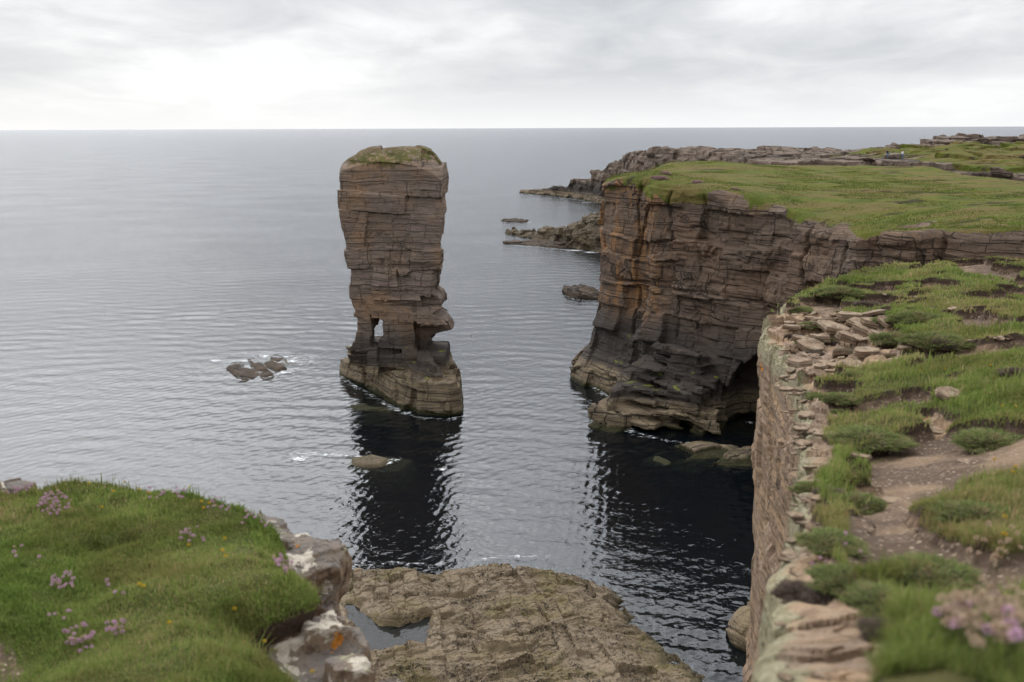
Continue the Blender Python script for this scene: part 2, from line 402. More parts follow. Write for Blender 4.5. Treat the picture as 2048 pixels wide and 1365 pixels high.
V = np.stack([Xs.ravel(), Ys.ravel(), Zs.ravel()], 1); n, k_ = Xs.shape
i = (np.arange(n-1)[:, None]*k_+np.arange(k_-1)[None, :]).ravel()
Q = np.stack([i, i+1, i+k_+1, i+k_], 1)
farv = np.broadcast_to((sstep(90, 260, rd))[:, None], Xs.shape)
tag(obj('sea', mesh_np('sea', V, Q, True, {'far': farv}), m_sea), kind='structure')
S = 70000.0
m_bed, g = mat('seabed'); g.out(g.bsdf(g.mix(g.noise(g.pos(), .3, 4), (.03, .032, .022), (.06, .055, .035)), 1.0))
V = np.array([[-S, -50, -13.5], [S, -50, -13.5], [S, S, -13.5], [-S, S, -13.5]])
tag(obj('seabed', mesh_np('seabed', V, np.array([[0, 1, 2, 3]])), m_bed), kind='structure')

# ------------------------------------------------------------------ the sea stack
SY = 143.0
def prof(tab):
    pts = [P(u, v, SY) for u, v in tab]; z = np.array([q[2] for q in pts]); x = np.array([q[0] for q in pts]); o_ = np.argsort(z)
    return z[o_], x[o_]
Lz, Lx = prof([(684, 306), (681, 326), (683, 345), (686, 387), (689, 420), (691.5, 448), (696, 481), (697, 504), (703, 528), (708, 561), (704.5, 568), (707, 603), (712.7, 617), (716, 652), (712.7, 671), (712, 683), (705, 690), (700, 720)])
Rz, Rx = prof([(868, 306), (885, 326), (892, 352), (894, 411), (892, 448), (886, 476), (885, 518), (881, 535), (874, 549), (873, 563), (869, 575), (886, 594), (887, 607), (866, 617), (888, 629), (899, 641), (907, 655), (884, 661), (864, 667), (864, 678), (856, 686), (862, 699), (868, 716)])
hole = [P(u, v, SY) for u, v in [(746, 621), (749, 629), (759, 630), (769, 634), (771, 664), (765, 676), (765, 690), (745, 688), (743, 665), (748, 662), (751, 643)]]
plin = [(687, 748), (700, 760), (729, 774), (757, 790), (799, 814), (839, 829), (898, 833), (921, 828)]
plin = [PZ(u, v, 0)[:2] for u, v in plin]
plin = [tuple(a) for a in plin]+[(-7.2, 139), (-9.5, 150), (-14, 156), (-21, 159), (-26, 157)]
TOPZ = P(800, 290, SY)[2]
def stack_base(xs, ys, zs):
    X, Y, Z = G3(xs, ys, zs)
    l = np.interp(zs, Lz, Lx)[None, None, :]; r = np.interp(zs, Rz, Rx)[None, None, :]
    ang = 0.10; yy = Y-SY+(X+15.5)*ang      # the slab stands slightly turned
    front = 4.6-0.03*(35-Z)
    col = np.maximum(np.maximum(l-X, X-r), np.abs(yy)-front)
    # a bevelled right flank below the overhang: dark recess seen beside the lower block
    rec = np.maximum(np.maximum(P(829, 660, 138)[0]-X, Z-P(830, 652, 138)[2]), yy+1.2)
    col = np.maximum(col, -rec)
    rec2 = np.maximum(np.maximum(P(838, 600, 138)[0]-X, np.abs(Z-P(840, 606, 138)[2])-.9), yy+2.6)
    col = np.maximum(col, -rec2)
    # lower block undercut at the foot
    foot = np.maximum(np.abs(Z-P(800, 708, 139)[2])-.45, yy+2.4)
    col = np.maximum(col, -foot)
    # doorway
    HX, HZ = np.meshgrid(xs, zs, indexing='ij')
    hd = poly_sd([q[0] for q in hole], [q[2] for q in hole], HX, HZ)
    col = np.maximum(col, hd[:, None, :]-.22)
    # domed top
    hx, hy = np.meshgrid(xs, ys, indexing='ij')
    top = TOPZ+0.05+fbm(hx*.3, hy*.3, hx*0, 3)*.4-(np.abs(hx+16.4)/7.3)**2.6*2.3-(np.clip(SY+.5-hy, 0, 9)/5.0)**2*2.3
    col = np.maximum(col, Z-top[:, :, None])
    col = np.maximum(col, (Z-top[:, :, None]+col)*.7071+.35) if False else col
    col = np.maximum(col, 4.0-Z)
    # plinth with terraces rising to the column
    ps = poly_sd([a[0] for a in plin], [a[1] for a in plin], hx, hy)
    pt = 4.5+1.8*sstep(1.5, 5, ps)+.5*np.sin(hx*.6+hy*.35)+fbm(hx*.5, hy*.5, hx*0, 2)*.6
    pt = np.floor(pt/.75)*.75+.1
    pl_ = np.maximum(-(ps[:, :, None]-np.clip((3.5-Z)*-.12, -.8, 2)*1.0), Z-pt[:, :, None])
    # inner dark pedestal
    ped = np.maximum(np.maximum(np.abs(X+15.0)-6.2+(Z-4)*.35, np.abs(yy)-5.2+(Z-4)*.4), np.abs(Z-5)-1.4)
    lay = ell(X, Y, Z, (-15.5, 134.0, -1.2), (8.5, 6.5, 1.35))      # drowned apron in front
    return np.minimum(np.minimum(np.minimum(col, pl_), ped), lay)
BD = [beds(-200, 420, 2.2, 4.6, 3), beds(-200, 420, .7, 1.7, 4), beds(-200, 420, .22, .62, 5), beds(-200, 420, .1, .3, 6)]
def rock_detail(amp, dipx, dipy, ang, k, warp=1.0):
    def f(x, y, z):
        wx = fbm(x*.11, y*.11, z*.11, 2)*2*warp; wz = fbm(x*.07+9, y*.07, z*.1, 2)*1.6*warp
        zz = z+dipx*x+dipy*y+wz; xx = x+wx; yy = y-wx
        # cross-bedding in some thick beds
        b = np.searchsorted(BD[0], zz); zero = np.zeros_like(b)
        xb = (hsh(b, zero, zero, 77+k)-.45)*.5; zc_ = zz+xb*xx*np.where(hsh(b, zero, zero, 78+k) > .5, 1, 0)
        d = .85*blocky(xx, yy, zz, BD[0], 3.5, 8.0, ang, k, .9)
        pm = .25+.75*sstep(-.15, .25, vn(x*.13+k, y*.13, z*.11))      # smooth panels between shattered zones
        d += pm*.34*blocky(xx, yy, zz, BD[1], 1.6, 4.0, ang+.2, k+20, .8)
        d += pm*.13*blocky(xx, yy, zc_, BD[2], .8, 2.6, ang-.15, k+40, .6)
        b4 = np.searchsorted(BD[3], zc_); d += pm*.10*(hsh(b4, zero, zero, k+60)-.5)
        # open partings between thick beds, and joint chimneys
        bb = BD[0][np.clip(b, 0, len(BD[0])-1)]; d -= .32*np.exp(-((bb-zz)/.09)**2)*np.clip(.1+1.2*vn(x*.2, y*.2, z*.2), 0, 1)
        d += -.20+.20*fbm(x*.2, y*.2, z*.2, 2)+.10*fbm(x*1.1, y*1.1, z*2.2, 3)
        return d*amp
    return f
sd = rock_detail(.56, .02, .03, .10, 100)
def stack_detail(x, y, z):
    d = sd(x, y, z)
    return (d*np.where((x > -13.5) & (z < 17.5), .5, 1))*np.where(z > 33.6, .9, 1)*np.where(z < 5, 1.25, 1)-.13+.34*sstep(18.5, 16.5, z)*sstep(5, 6, z)
def stack_turf(x, y, z):
    return sstep(31.0, 34.0, z+fbm(x*.5, y*.5, z*.5, 3)*1.6)*.56
me = sdf_mesh('sea_stack', stack_base, (-29, -4, 125, 162, -3.5, 37.5), .14, stack_detail, 1.4, stack_turf)
tag(obj('sea_stack', me, M_stack), 'tall brown sandstone sea stack with a doorway through its foot, standing alone in the water', 'sea stack')

# ------------------------------------------------------------------ the headland
def pd(u, d): return (float((u-1024)/FPX*(d*math.cos(PITCH)+8*math.sin(PITCH))), d)
hp = [pd(1197, 152), pd(1225, 147), pd(1285, 141), pd(1300, 137), pd(1400, 131), pd(1530, 122), pd(1640, 113), pd(1722, 106), (42.5, 104.5), (41.0, 100), pd(1742, 96.5), pd(1850, 92), pd(1875, 93.5), pd(2000, 88.5), (48, 86), (62, 80), (90, 76), (100, 120), (100, 185), (58, 188), (36, 186), (27, 180), (17, 164)]
hpx = [a[0] for a in hp]; hpy = [a[1] for a in hp]
zt = [(1205, 358, 150), (1290, 346, 147), (1350, 324, 180), (1450, 326, 180), (1500, 330, 182), (1500, 387, 127), (1600, 428, 117), (1725, 462, 106), (1745, 462, 98), (2048, 452, 88), (1800, 405, 122), (2048, 384, 130), (1700, 345, 172), (2048, 345, 172), (1400, 352, 150), (1600, 375, 140), (1950, 420, 108)]
zt = np.array([P(*a) for a in zt])
zt = np.vstack([zt, [[95, 90, 30.5], [95, 180, 31.5], [20, 175, 31.0]]])
def rbf(pts):
    from_ = pts[:, :2]; d = np.hypot(from_[:, None, 0]-from_[None, :, 0], from_[:, None, 1]-from_[None, :, 1])
    A = d+np.eye(len(pts))*2.0; m0 = pts[:, 2].mean(); wgt = np.linalg.solve(A, pts[:, 2]-m0)
    def f(X, Y):
        s = np.full(X.shape, m0)
        for (a, b_), k_ in zip(from_, wgt): s = s+k_*np.hypot(X-a, Y-b_)
        return s
    return f
ztop0 = rbf(zt)
def ztop(X, Y): return ztop0(X, Y)+.35*fbm(X*.09, Y*.09, X*0, 3)+.10*fbm(X*.6, Y*.6, X*0, 2)
offz = ([-3, 0, 2, 4, 5, 9, 12, 36], [5.5, 4.8, 3.9, 2.4, 1.6, .8, 0, 0])
cave = P(1500, 812, 121)
def head_base(xs, ys, zs):
    X, Y, Z = G3(xs, ys, zs)
    hx, hy = np.meshgrid(xs, ys, indexing='ij')
    s = poly_sd(hpx, hpy, hx, hy); s = s+.9*fbm(hx*.09, hy*.09, hx*0, 2)
    zt_ = ztop(hx, hy)
    # lip rounds down towards the edge
    zt_ = zt_-1.1*np.clip(1-s/2.0, 0, 1)**1.5*(.6+.8*vn(hx*.2, hy*.2, hx*0))
    off = np.interp(zs, *offz)[None, None, :]*np.where(hx < 36, 1, .3)[:, :, None]
    side = -(s[:, :, None]+off-np.clip((Z-12)*.012, 0, .4))
    F = np.maximum(side, Z-zt_[:, :, None])
    F = np.maximum(F, (side+Z-zt_[:, :, None])*.7071+.45)
    c1 = P(1278, 825, 122); c2 = P(1385, 800, 121); rl = np.random.default_rng(8)
    for i_ in range(8):
        zc_ = .2+1.15*i_; Zt_ = Z+.10*(X-25)-.05*(Y-125)
        F = np.minimum(F, box3(X, Y, Zt_, (c2[0]-.5+rl.normal(0, .5), 127.5+.3*i_, zc_), (7.4-.45*i_+rl.normal(0, .7), 5.6-.30*i_+rl.normal(0, .45), .66), ang=-.58+rl.normal(0, .06)))
        if i_ < 4: F = np.minimum(F, box3(X, Y, Zt_, (c1[0]+1.6+rl.normal(0, .4), 127.0+.4*i_, zc_), (4.6-.7*i_+rl.normal(0, .4), 5.2-.5*i_, .66), ang=-.45+rl.normal(0, .08)))
    F = np.minimum(F, ell(X, Y, Z, (PZ(1455, 915, 0)[0], PZ(1455, 915, 0)[1]+1.5, -1.1), (8.5, 4.5, 1.7)))
    F = np.minimum(F, ell(X, Y, Z, (PZ(1230, 850, 0)[0], PZ(1230, 850, 0)[1]+1, -1.0), (5.0, 4.0, 1.25)))
    # sea cave and the slanting roof over it
    F = np.maximum(F, -ell(X, Y, Z, (cave[0]+3.0, 119.0, 2.0), (7.0, 10.0, 9.6)))
    F = np.maximum(F, -ell(X, Y, Z, (P(1430, 790, 121)[0], 119.5, 7.2), (4.5, 3.5, 1.0)))
    return F
hd_ = rock_detail(.85, -.02, .02, .52, 300)
CH = [(1266, 142.5, .22, 1.5, 8, 33), (1283, 141, .16, 1.2, 18, 32), (1335, 135, .2, 1.5, 22, 33), (1400, 131, .18, 1.0, 20, 33), (1352, 134, .16, .9, 10, 20), (1625, 114.5, .25, 1.4, 5, 30), (1694, 108.5, .2, 1.0, 16, 30), (1880, 93, .3, 1.5, 0, 33), (1560, 119, .15, .8, 3, 16)]
def head_detail(x, y, z):
    zt_ = ztop0(x, y); k = sstep(.3, 2.0, zt_-z)
    d = hd_(x, y, z)*(.12+.88*k)*np.where(z < 4, .7, 1)
    wob = 1.1*vn(z*.22, z*0, z*0)+.25*vn(z*1.1, z*0, z*0)
    for i, (u, dd, wd, dep, z0, z1) in enumerate(CH):
        cx, cy = pd(u, dd); k2_ = k; t_ = (x-cx)*.49-(y-cy)*.87+wob*(1 if i % 2 else -1)*.6
        d = d-np.clip(1.3-np.abs(t_)/wd, 0, 1)*dep*(np.abs(x-cx)+np.abs(y-cy) < 9)*sstep(z0-1, z0+1, z)*sstep(z1+1, z1-1, z)*(.65+.6*vn(z*.5, x*0+i, z*0))*k
    # long parting across the whole face
    return d-.55*np.exp(-((z-16.2-.03*(x-20)+.25*vn(x*.2, y*.2, z*0))/.14)**2)*(vn(x*.15+4, y*.15, z*0) > -.5)*k
def head_turf(x, y, z):
    s = poly_sd(hpx, hpy, x, y); zt_ = ztop0(x, y)
    n_ = fbm(x*.18, y*.18, z*0, 3)
    e_ = sstep(30, 35, x)*2.1; t = sstep(-3.2+e_, -1.4+e_*.75, z-zt_+n_*1.2*(1-.3*e_))*sstep(-.3, 1.6, s+n_*2.4+.5-.35*e_)
    # turf runs down over the rock at the recess
    r_ = np.exp(-(((x-33.5)/5)**2+((y-114)/6)**2))*sstep(-6, -2, z-zt_)
    return np.clip(t+r_*.25, 0, 1)
me = sdf_mesh('headland', head_base, (9, 76, 84, 192, -3.5, 34), .22, head_detail, 1.7, head_turf)
tag(obj('headland', me, M_head), kind='structure')

# ------------------------------------------------------------------ land behind, far ridge, ledges and skerries
def slab_sdf(name, poly, top, b, h, amp, k, m, turf=None, off=None, dip=(0, 0), ang=.3, band=2.5, bottom=-4):
    px = [a[0] for a in poly]; py = [a[1] for a in poly]
    def base(xs, ys, zs):
        X, Y, Z = G3(xs, ys, zs); hx, hy = np.meshgrid(xs, ys, indexing='ij')
        s = poly_sd(px, py, hx, hy); o_ = (np.interp(zs, *off) if off else zs*0)[None, None, :]
        t_ = top(hx, hy)
        return np.maximum(np.maximum(-(s[:, :, None]+o_), Z-t_[:, :, None]), bottom-Z)
    return obj(name, sdf_mesh(name, base, b, h, rock_detail(amp, dip[0], dip[1], ang, k), band, turf), m)
# terrain behind the green headland
bt = np.array([P(*a) for a in [(1545, 322, 200), (1640, 322, 197), (1750, 320, 193), (1800, 322, 193), (1880, 318, 196), (1545, 305, 226), (1640, 309, 226), (1700, 309, 224), (1750, 300, 226), (1850, 296, 230), (1905, 290, 232), (1960, 288, 235), (2048, 287, 240), (2048, 320, 190), (1950, 335, 182), (2048, 335, 180), (2048, 300, 215)]])
bt = np.vstack([bt, [[160, 190, 32.5], [160, 260, 36], [150, 300, 36]]])
bz = rbf(bt)
bpoly = [pd(1535, 205), pd(1600, 197), pd(1700, 192), pd(1780, 190), pd(1840, 186), pd(1900, 180), pd(1960, 176), (90, 172), (130, 168), (170, 170), (170, 262), (125, 252), pd(2048, 246), pd(1960, 240), pd(1850, 236), pd(1700, 230), pd(1600, 232), pd(1500, 236), pd(1480, 215)]
def b_turf(x, y, z):
    n_ = fbm(x*.08, y*.12, z*0, 4)
    s = poly_sd([a[0] for a in bpoly], [a[1] for a in bpoly], x, y)
    east = sstep(66, 84, x+n_*10)
    return np.clip(sstep(1, 4, s)*(.22+.62*east+n_*.5)*sstep(-1.6, -.2, z-bz(x, y)), 0, 1)
o = slab_sdf('back_terrain', bpoly, lambda x, y: bz(x, y)+.5*fbm(x*.12, y*.12, x*0, 4), (40, 130, 166, 258, 18, 39), .36, .8, 500, M_far, b_turf, ang=.5)
tag(o, kind='structure')
for nm, pts, lab in (('rock_outcrop', [(1905, 276, 240), (2048, 272, 246), (2140, 270, 250)], 'long flat-topped dark rock outcrop on the skyline at the right edge'),
                ('rock_outcrop', [(1750, 300, 232), (1800, 292, 234), (1855, 290, 236)], 'low sloping slab of dark rock on the skyline behind the two walkers'),
                ('rock_outcrop', [(1862, 284, 238), (1900, 281, 240), (1910, 284, 240)], 'small rounded dark rock hump left of the long skyline outcrop'),
                ('rock_outcrop', [(1590, 309, 230), (1640, 307, 230), (1682, 306, 231)], 'low jagged dark rocks on the skyline in the middle of the far land')):
    pp = np.array([P(*a) for a in pts]); x0, x1 = pp[0, 0], pp[-1, 0]; y0 = pp[:, 1].mean()
    poly = [(x0, y0-3.2), (x1, y0-3.6), (x1+.5, y0+5), (x0-.5, y0+5)]
    o = slab_sdf(nm, poly, lambda x, y, pp=pp: np.interp(x, pp[:, 0], pp[:, 2])+.25*vn(x*.5, y*.5, x*0), (x0-3, min(x1+3, 134), y0-6, y0+8, 28, 38), .25, .65, int(500+x0), M_far, ang=.1, band=2)
    tag(o, lab, 'rock outcrop')

# far ridge running down into the sea
fr_pts = np.array([P(*a) for a in [(1052, 386, 588), (1100, 376, 570), (1150, 361, 545), (1200, 341, 520), (1250, 325, 495), (1290, 305, 470), (1360, 299, 440), (1400, 303, 425), (1470, 301, 395), (1545, 304, 362), (1600, 312, 330)]])
frf = [PZ(u, v, 0) for u, v in [(1058, 388), (1100, 391), (1150, 396), (1195, 404)]]
poly = [tuple(a[:2]) for a in frf]+[pd(1290, 440), pd(1400, 395), pd(1550, 330), pd(1700, 290), (140, 250), (160, 330), pd(1600, 400), pd(1545, 400), pd(1400, 470), pd(1290, 520), pd(1200, 565), pd(1100, 605), pd(1050, 598)]
def fr_top(x, y):
    # height follows the ridge, read from the nearest ridge point
    d = [((x-q[0])**2+(y-q[1])**2) for q in fr_pts]; d = np.stack(d, 0); wg = 1/(d+30)**2.0
    t_ = (wg*fr_pts[:, 2][:, None, None]).sum(0)/wg.sum(0) if x.ndim == 2 else 0
    return t_+.9*fbm(x*.05, y*.05, x*0, 3)
o = slab_sdf('far_ridge', poly, fr_top, (2, 150, 250, 612, -3, 33), .8, 1.25, 700, M_far, off=([-3, 0, 5, 20, 30], [5, 3, 1, 0, -3]), ang=.7, band=5)
tag(o, kind='structure')
def px_poly(pts, z=0): return [tuple(PZ(u, v, z)[:2]) for u, v in pts]
def bb(poly, mg, z0, z1):
    a = np.array(poly); return (a[:, 0].min()-mg, a[:, 0].max()+mg, a[:, 1].min()-mg, a[:, 1].max()+mg, z0, z1)
# stepped ledge between the headland and the ridge
mp = px_poly([(1022, 466), (1060, 476), (1100, 482), (1130, 491), (1160, 498), (1200, 503), (1230, 507)])+[(42, 300), (44, 345), (30, 345), (16, 352), (4, 356)]
mtop = np.array([P(*a) for a in [(1022, 466, 350), (1060, 463, 345), (1100, 461, 340), (1140, 459, 335), (1165, 450, 330), (1180, 442, 325), (1200, 436, 322), (1260, 420, 320)]])
o = slab_sdf('shore_ledge', mp, lambda x, y: np.interp(x, mtop[:, 0], mtop[:, 2])-.02*(y-335)+.5*fbm(x*.3, y*.3, x*0, 3)+.35*np.sign(np.sin(x*1.1+y*.2)), bb(mp, 3, -3, 14), .35, 1.5, 800, M_ledge, off=([-3, 0, 4, 9], [4, 2, .5, -1]), dip=(.12, 0), ang=.2, band=3.5)
tag(o, 'stepped brown rock ledge running out to sea behind the left edge of the headland', 'rock ledge')
SK = [('skerry', [(1006, 484), (1060, 482), (1120, 486), (1150, 494), (1120, 497), (1050, 491), (1010, 488)], .9, 'long flat weed-brown skerry just in front of the stepped ledge'),
      ('skerry', [(1004, 441), (1030, 438), (1056, 442), (1050, 445), (1015, 445)], 1.0, 'small flat dark skerry alone in the water beyond the stepped ledge'),
      ('skerry', [(1128, 583), (1150, 578), (1185, 583), (1205, 590), (1205, 600), (1160, 598), (1135, 592)], 2.0, 'brown layered skerry touching the left side of the headland'),
      ('skerry', [(1040, 385), (1050, 384), (1057, 386), (1052, 388)], .8, 'tiny rock in white surf at the tip of the far ridge'),
      ('skerry', [(458, 740), (462, 732), (480, 738), (500, 741), (520, 747), (505, 756), (480, 757)], .6, 'brown block at the lower left of the surf-washed reef'),
      ('skerry', [(466, 727), (480, 724), (484, 732), (470, 734)], .5, 'small dark rock at the upper left of the surf-washed reef'),
      ('skerry', [(498, 720), (507, 719), (522, 733), (533, 743), (520, 745), (508, 734)], .5, 'narrow slanting rock in the middle of the surf-washed reef'),
      ('skerry', [(532, 728), (545, 726), (562, 732), (570, 739), (556, 742), (538, 735)], .6, 'dark flat rock at the right of the surf-washed reef'),
      ('skerry', [(545, 713), (556, 710), (564, 716), (556, 722), (546, 719)], .45, 'half-drowned rock at the back right of the surf-washed reef'),
      ('skerry', [(527, 749), (540, 748), (543, 754), (530, 756)], .6, 'small rounded rock at the lower right of the surf-washed reef'),
      ('skerry', [(482, 758), (493, 757), (497, 761), (486, 762)], .35, 'smallest rock, nearest the viewer in front of the surf-washed reef'),
      ('drowned_shelf', [(545, 900), (600, 898), (680, 906), (760, 912), (815, 918), (790, 936), (700, 934), (620, 926), (560, 916)], -.22, ''),
      ('drowned_shelf', [(395, 720), (450, 718), (520, 712), (580, 708), (640, 720), (590, 745), (520, 764), (450, 756), (400, 735)], -.30, ''),
      ('skerry', [(708, 918), (745, 914), (775, 922), (760, 932), (730, 934), (710, 929)], .45, 'low tan rock barely awash in front of the sea stack')]
for i, (nm, pts, top, lab) in enumerate(SK):
    pl_ = px_poly(pts); b = bb(pl_, 2.2, -2.2, top+1.2); hh_ = .28 if b[3] > 250 else .14
    cx = np.mean([a[0] for a in pl_]); cy = np.mean([a[1] for a in pl_])
    o = slab_sdf(nm, pl_, lambda x, y, top=top, i=i: top*(.55+.6*fbm(x*.35+i, y*.35, x*0, 3)), b, hh_, .38 if i < 4 else .16, 900+i*31, M_shelf if (nm == 'drowned_shelf' or i == len(SK)-1) else M_skerry,
                 off=([-2.2, 0, top], [1.6, .5, -.35]), dip=(.15, .1), ang=.4, band=1.2)
    if lab: tag(o, lab, 'rock', 'skerries in the water')
    else: tag(o, kind='structure')
print('T distant', time.time()-T0)
# ------------------------------------------------------------------ foreshore shelf under the cliff
shp = px_poly([(640, 1150), (700, 1140), (760, 1132), (860, 1136), (930, 1132), (1000, 1118), (1100, 1120), (1150, 1140), (1215, 1180), (1270, 1235), (1330, 1290), (1395, 1365), (1440, 1460), (1400, 1560)], .6)+[(12, 40), (-12, 40), (-15, 62), (-15, 72)]
pool = px_poly([(694, 1208), (715, 1215), (760, 1250), (800, 1256), (862, 1232), (860, 1270), (850, 1290), (800, 1302), (765, 1308), (735, 1300), (700, 1240)], .9)
pool2 = px_poly([(1000, 1150), (1040, 1148), (1060, 1165), (1010, 1170)], .9)
def shelf_z(X, Y):
    s = poly_sd([a[0] for a in shp], [a[1] for a in shp], X, Y)
    s = s+1.3*fbm(X*.25, Y*.25, X*0, 3)
    base = np.interp(s, [-7, -3, -1, .6, 2.5, 8], [-4, -1.3, -.35, .45, 1.0, 1.5])
    wx = X+1.5*fbm(X*.13, Y*.13, X*0+3, 3); wy = Y+2.0*fbm(X*.11, Y*.11, X*0+7, 3)
    z = base
    for k_, (w_, a_, an) in enumerate(((3.4, .60, .22), (1.35, .22, .38))):
        q = (wy*math.cos(an)-wx*math.sin(an))/w_+fbm(X*.2, Y*.2, X*0+k_, 2)*.8; f_ = q-np.floor(q)
        z = z+a_*((1-f_)*np.clip(f_*12, 0, 1)-.4)*(.55+.6*vn(X*.2+k_, Y*.2, X*0))
    z = z+.35*fbm(X*.35, Y*.35, X*0+5, 4)+.13*fbm(X*1.6, Y*1.6, X*0, 5, .62)
    b1 = beds(0, 2, 3, 4, 1); w2x = X+.5*fbm(X*.3, Y*.3, X*0+1, 3); w2y = Y+.5*fbm(X*.3, Y*.3, X*0+6, 3)
    z = z+.26*blocky(w2x, w2y*.7, X*0+.5, b1, 2.6, 2.7, .35, 9, 1.3)+.15*blocky(w2x, w2y*.7, X*0+.5, b1, 1.1, 1.2, .2, 12, 1.2)+.07*blocky(w2x, w2y*.8, X*0+.5, b1, .45, .5, .5, 15, 1.0)
    for pl_ in (pool,):
        ps = poly_sd([a[0] for a in pl_], [a[1] for a in pl_], X, Y)
        z = np.where(ps > -2.0, z*(1-sstep(-2.0, -.5, ps))+np.maximum(z, 1.15)*sstep(-2.0, -.5, ps), z)
        z = z-sstep(-.35, .45, ps+.25*vn(X*1.5, Y*1.5, X*0))*(z-.45)
    return z
def grid_mesh(name, xs, ys, zf, m, keep=None, smooth=True):
    X, Y = np.meshgrid(xs, ys, indexing='ij'); Z = zf(X, Y)
    V = np.stack([X.ravel(), Y.ravel(), Z.ravel()], 1); n, k_ = X.shape
    i = np.arange(n-1)[:, None]*k_+np.arange(k_-1)[None, :]; i = i.ravel()
    Q = np.stack([i, i+k_, i+k_+1, i+1], 1)
    return obj(name, mesh_np(name, V, Q, smooth), m)
o = grid_mesh('shore_shelf', np.arange(-17, 25, .085), np.arange(42, 90, .105), shelf_z, M_shelf, smooth=False)
tag(o, kind='structure')
m_pool, g = mat('pool_water')
nr = g.bump(g.noise(g.pos(), 2.5, 2), .02)
g.out(g.n('ShaderNodeMixShader', 0, {0: g.n('ShaderNodeFresnel', 0, {'IOR': 1.34, 'Normal': nr}), 1: g.n('ShaderNodeMixShader', 0, {0: .35, 1: g.n('ShaderNodeBsdfDiffuse', 0, {'Color': (.03, .03, .028, 1)}), 2: g.n('ShaderNodeBsdfTransparent', 0, {'Color': (.7, .75, .7, 1)})}), 2: g.n('ShaderNodeBsdfGlossy', 0, {'Roughness': .02, 'Color': (.36, .37, .40, 1), 'Normal': nr})}))
for pl_, nm in ((pool, 'tide_pool'),):
    c_ = np.mean(pl_, 0); V = [(c_[0], c_[1], .90)]+[(c_[0]+(a[0]-c_[0])*1.12, c_[1]+(a[1]-c_[1])*1.12, .90) for a in pl_]
    n = len(pl_); o = obj(nm, mesh_np(nm, np.array(V), np.array([[0, 1+(i+1) % n, 1+i] for i in range(n)])), m_pool); tag(o, kind='structure')
# round boulder beside the near wall
bc = PZ(1512, 1292, 0.0)
o = obj('boulder', sdf_mesh('boulder', lambda xs, ys, zs: np.minimum(ell(*G3(xs, ys, zs), (bc[0], bc[1]+1.2, .6), (1.9, 2.6, 1.75)), ell(*G3(xs, ys, zs), (bc[0]+1.2, bc[1]-.4, -.8), (2.4, 3.4, 1.2))),
        (bc[0]-5, bc[0]+6, bc[1]-6, bc[1]+6, -3, 4), .09, lambda x, y, z: rock_detail(.22, .5, .3, .3, 1200)(x*1.0, y, z)+.12*fbm(x*.9, y*.9, z*.9, 3), .8), M_shelf)
tag(o, 'rounded tan boulder standing in the dark water beside the near cliff wall', 'boulder')

# ------------------------------------------------------------------ near ground
FX = [1.0, 1.6, 2.5, 4.0, 4.55, 5.7, 6.7, 8.7, 12.5, 18.0, 24, 30, 40]
FD = [1.05, 1.2, 1.5, 2.0, 2.15, 2.40, 2.62, 2.92, 3.2, 3.66, 3.60, 3.30, 3.0]
def edge_pt(u, v, D): d = ray(u, v); t = D/-d[2]; return d[0]*t, d[1]*t
ee = [edge_pt(1536, 1365, 1.5), edge_pt(1538, 1200, 2.0), edge_pt(1546, 1150, 2.15), edge_pt(1580, 1060, 2.4), edge_pt(1602, 1000, 2.62), edge_pt(1602, 900, 2.92), edge_pt(1590, 760, 3.2), edge_pt(1521, 668, 3.66), edge_pt(1562, 612, 3.60), edge_pt(1700, 549, 3.5), edge_pt(1830, 530, 3.4), edge_pt(2048, 512, 3.15), edge_pt(2300, 500, 3.0)]
EY = [1.0]+[a[1] for a in ee]; EX = [.25]+[a[0] for a in ee]
print('edge', [(round(a, 2), round(b_, 2)) for a, b_ in zip(EX, EY)])
def xe(y): return np.interp(y, EY, EX)
def zR0(x, y):
    w = x-xe(y); d_ = y
    D = np.interp(d_, FX, FD)
    rise = .55*sstep(.2, 3.2, w)*np.interp(y, [0, 4, 10, 20, 40], [.45, .8, 1, .45, .5])
    return CAMZ-D+rise
def proj_poly(pts, zf):
    out = []
    for u, v in pts:
        d = ray(u, v); t = .8/d[1]
        for _ in range(500):
            p_ = np.array([0, 0, CAMZ])+d*t
            if p_[2] < float(zf(np.array(p_[0]), np.array(p_[1]))): break
            t *= 1.012
            if t*d[1] > 60: break
        out.append((p_[0], p_[1]))
    return out
def pxy(polys, zf): return [proj_poly(q_, zf) for q_ in polys]
ROCK = pxy([[(1500, 665), (1560, 605), (1600, 628), (1690, 640), (1780, 650), (1800, 700), (1770, 745), (1700, 760), (1650, 790), (1664, 860), (1655, 930), (1655, 1000), (1645, 1060), (1650, 1110), (1655, 1160), (1730, 1215), (1790, 1290), (1765, 1380), (1800, 1900), (1300, 1900), (1450, 1380), (1480, 1200), (1560, 1060), (1580, 900), (1560, 760)],
            [(1880, 780), (1925, 788), (1940, 805), (1905, 806)], [(1840, 858), (1890, 862), (1880, 885), (1846, 880)]], zR0)
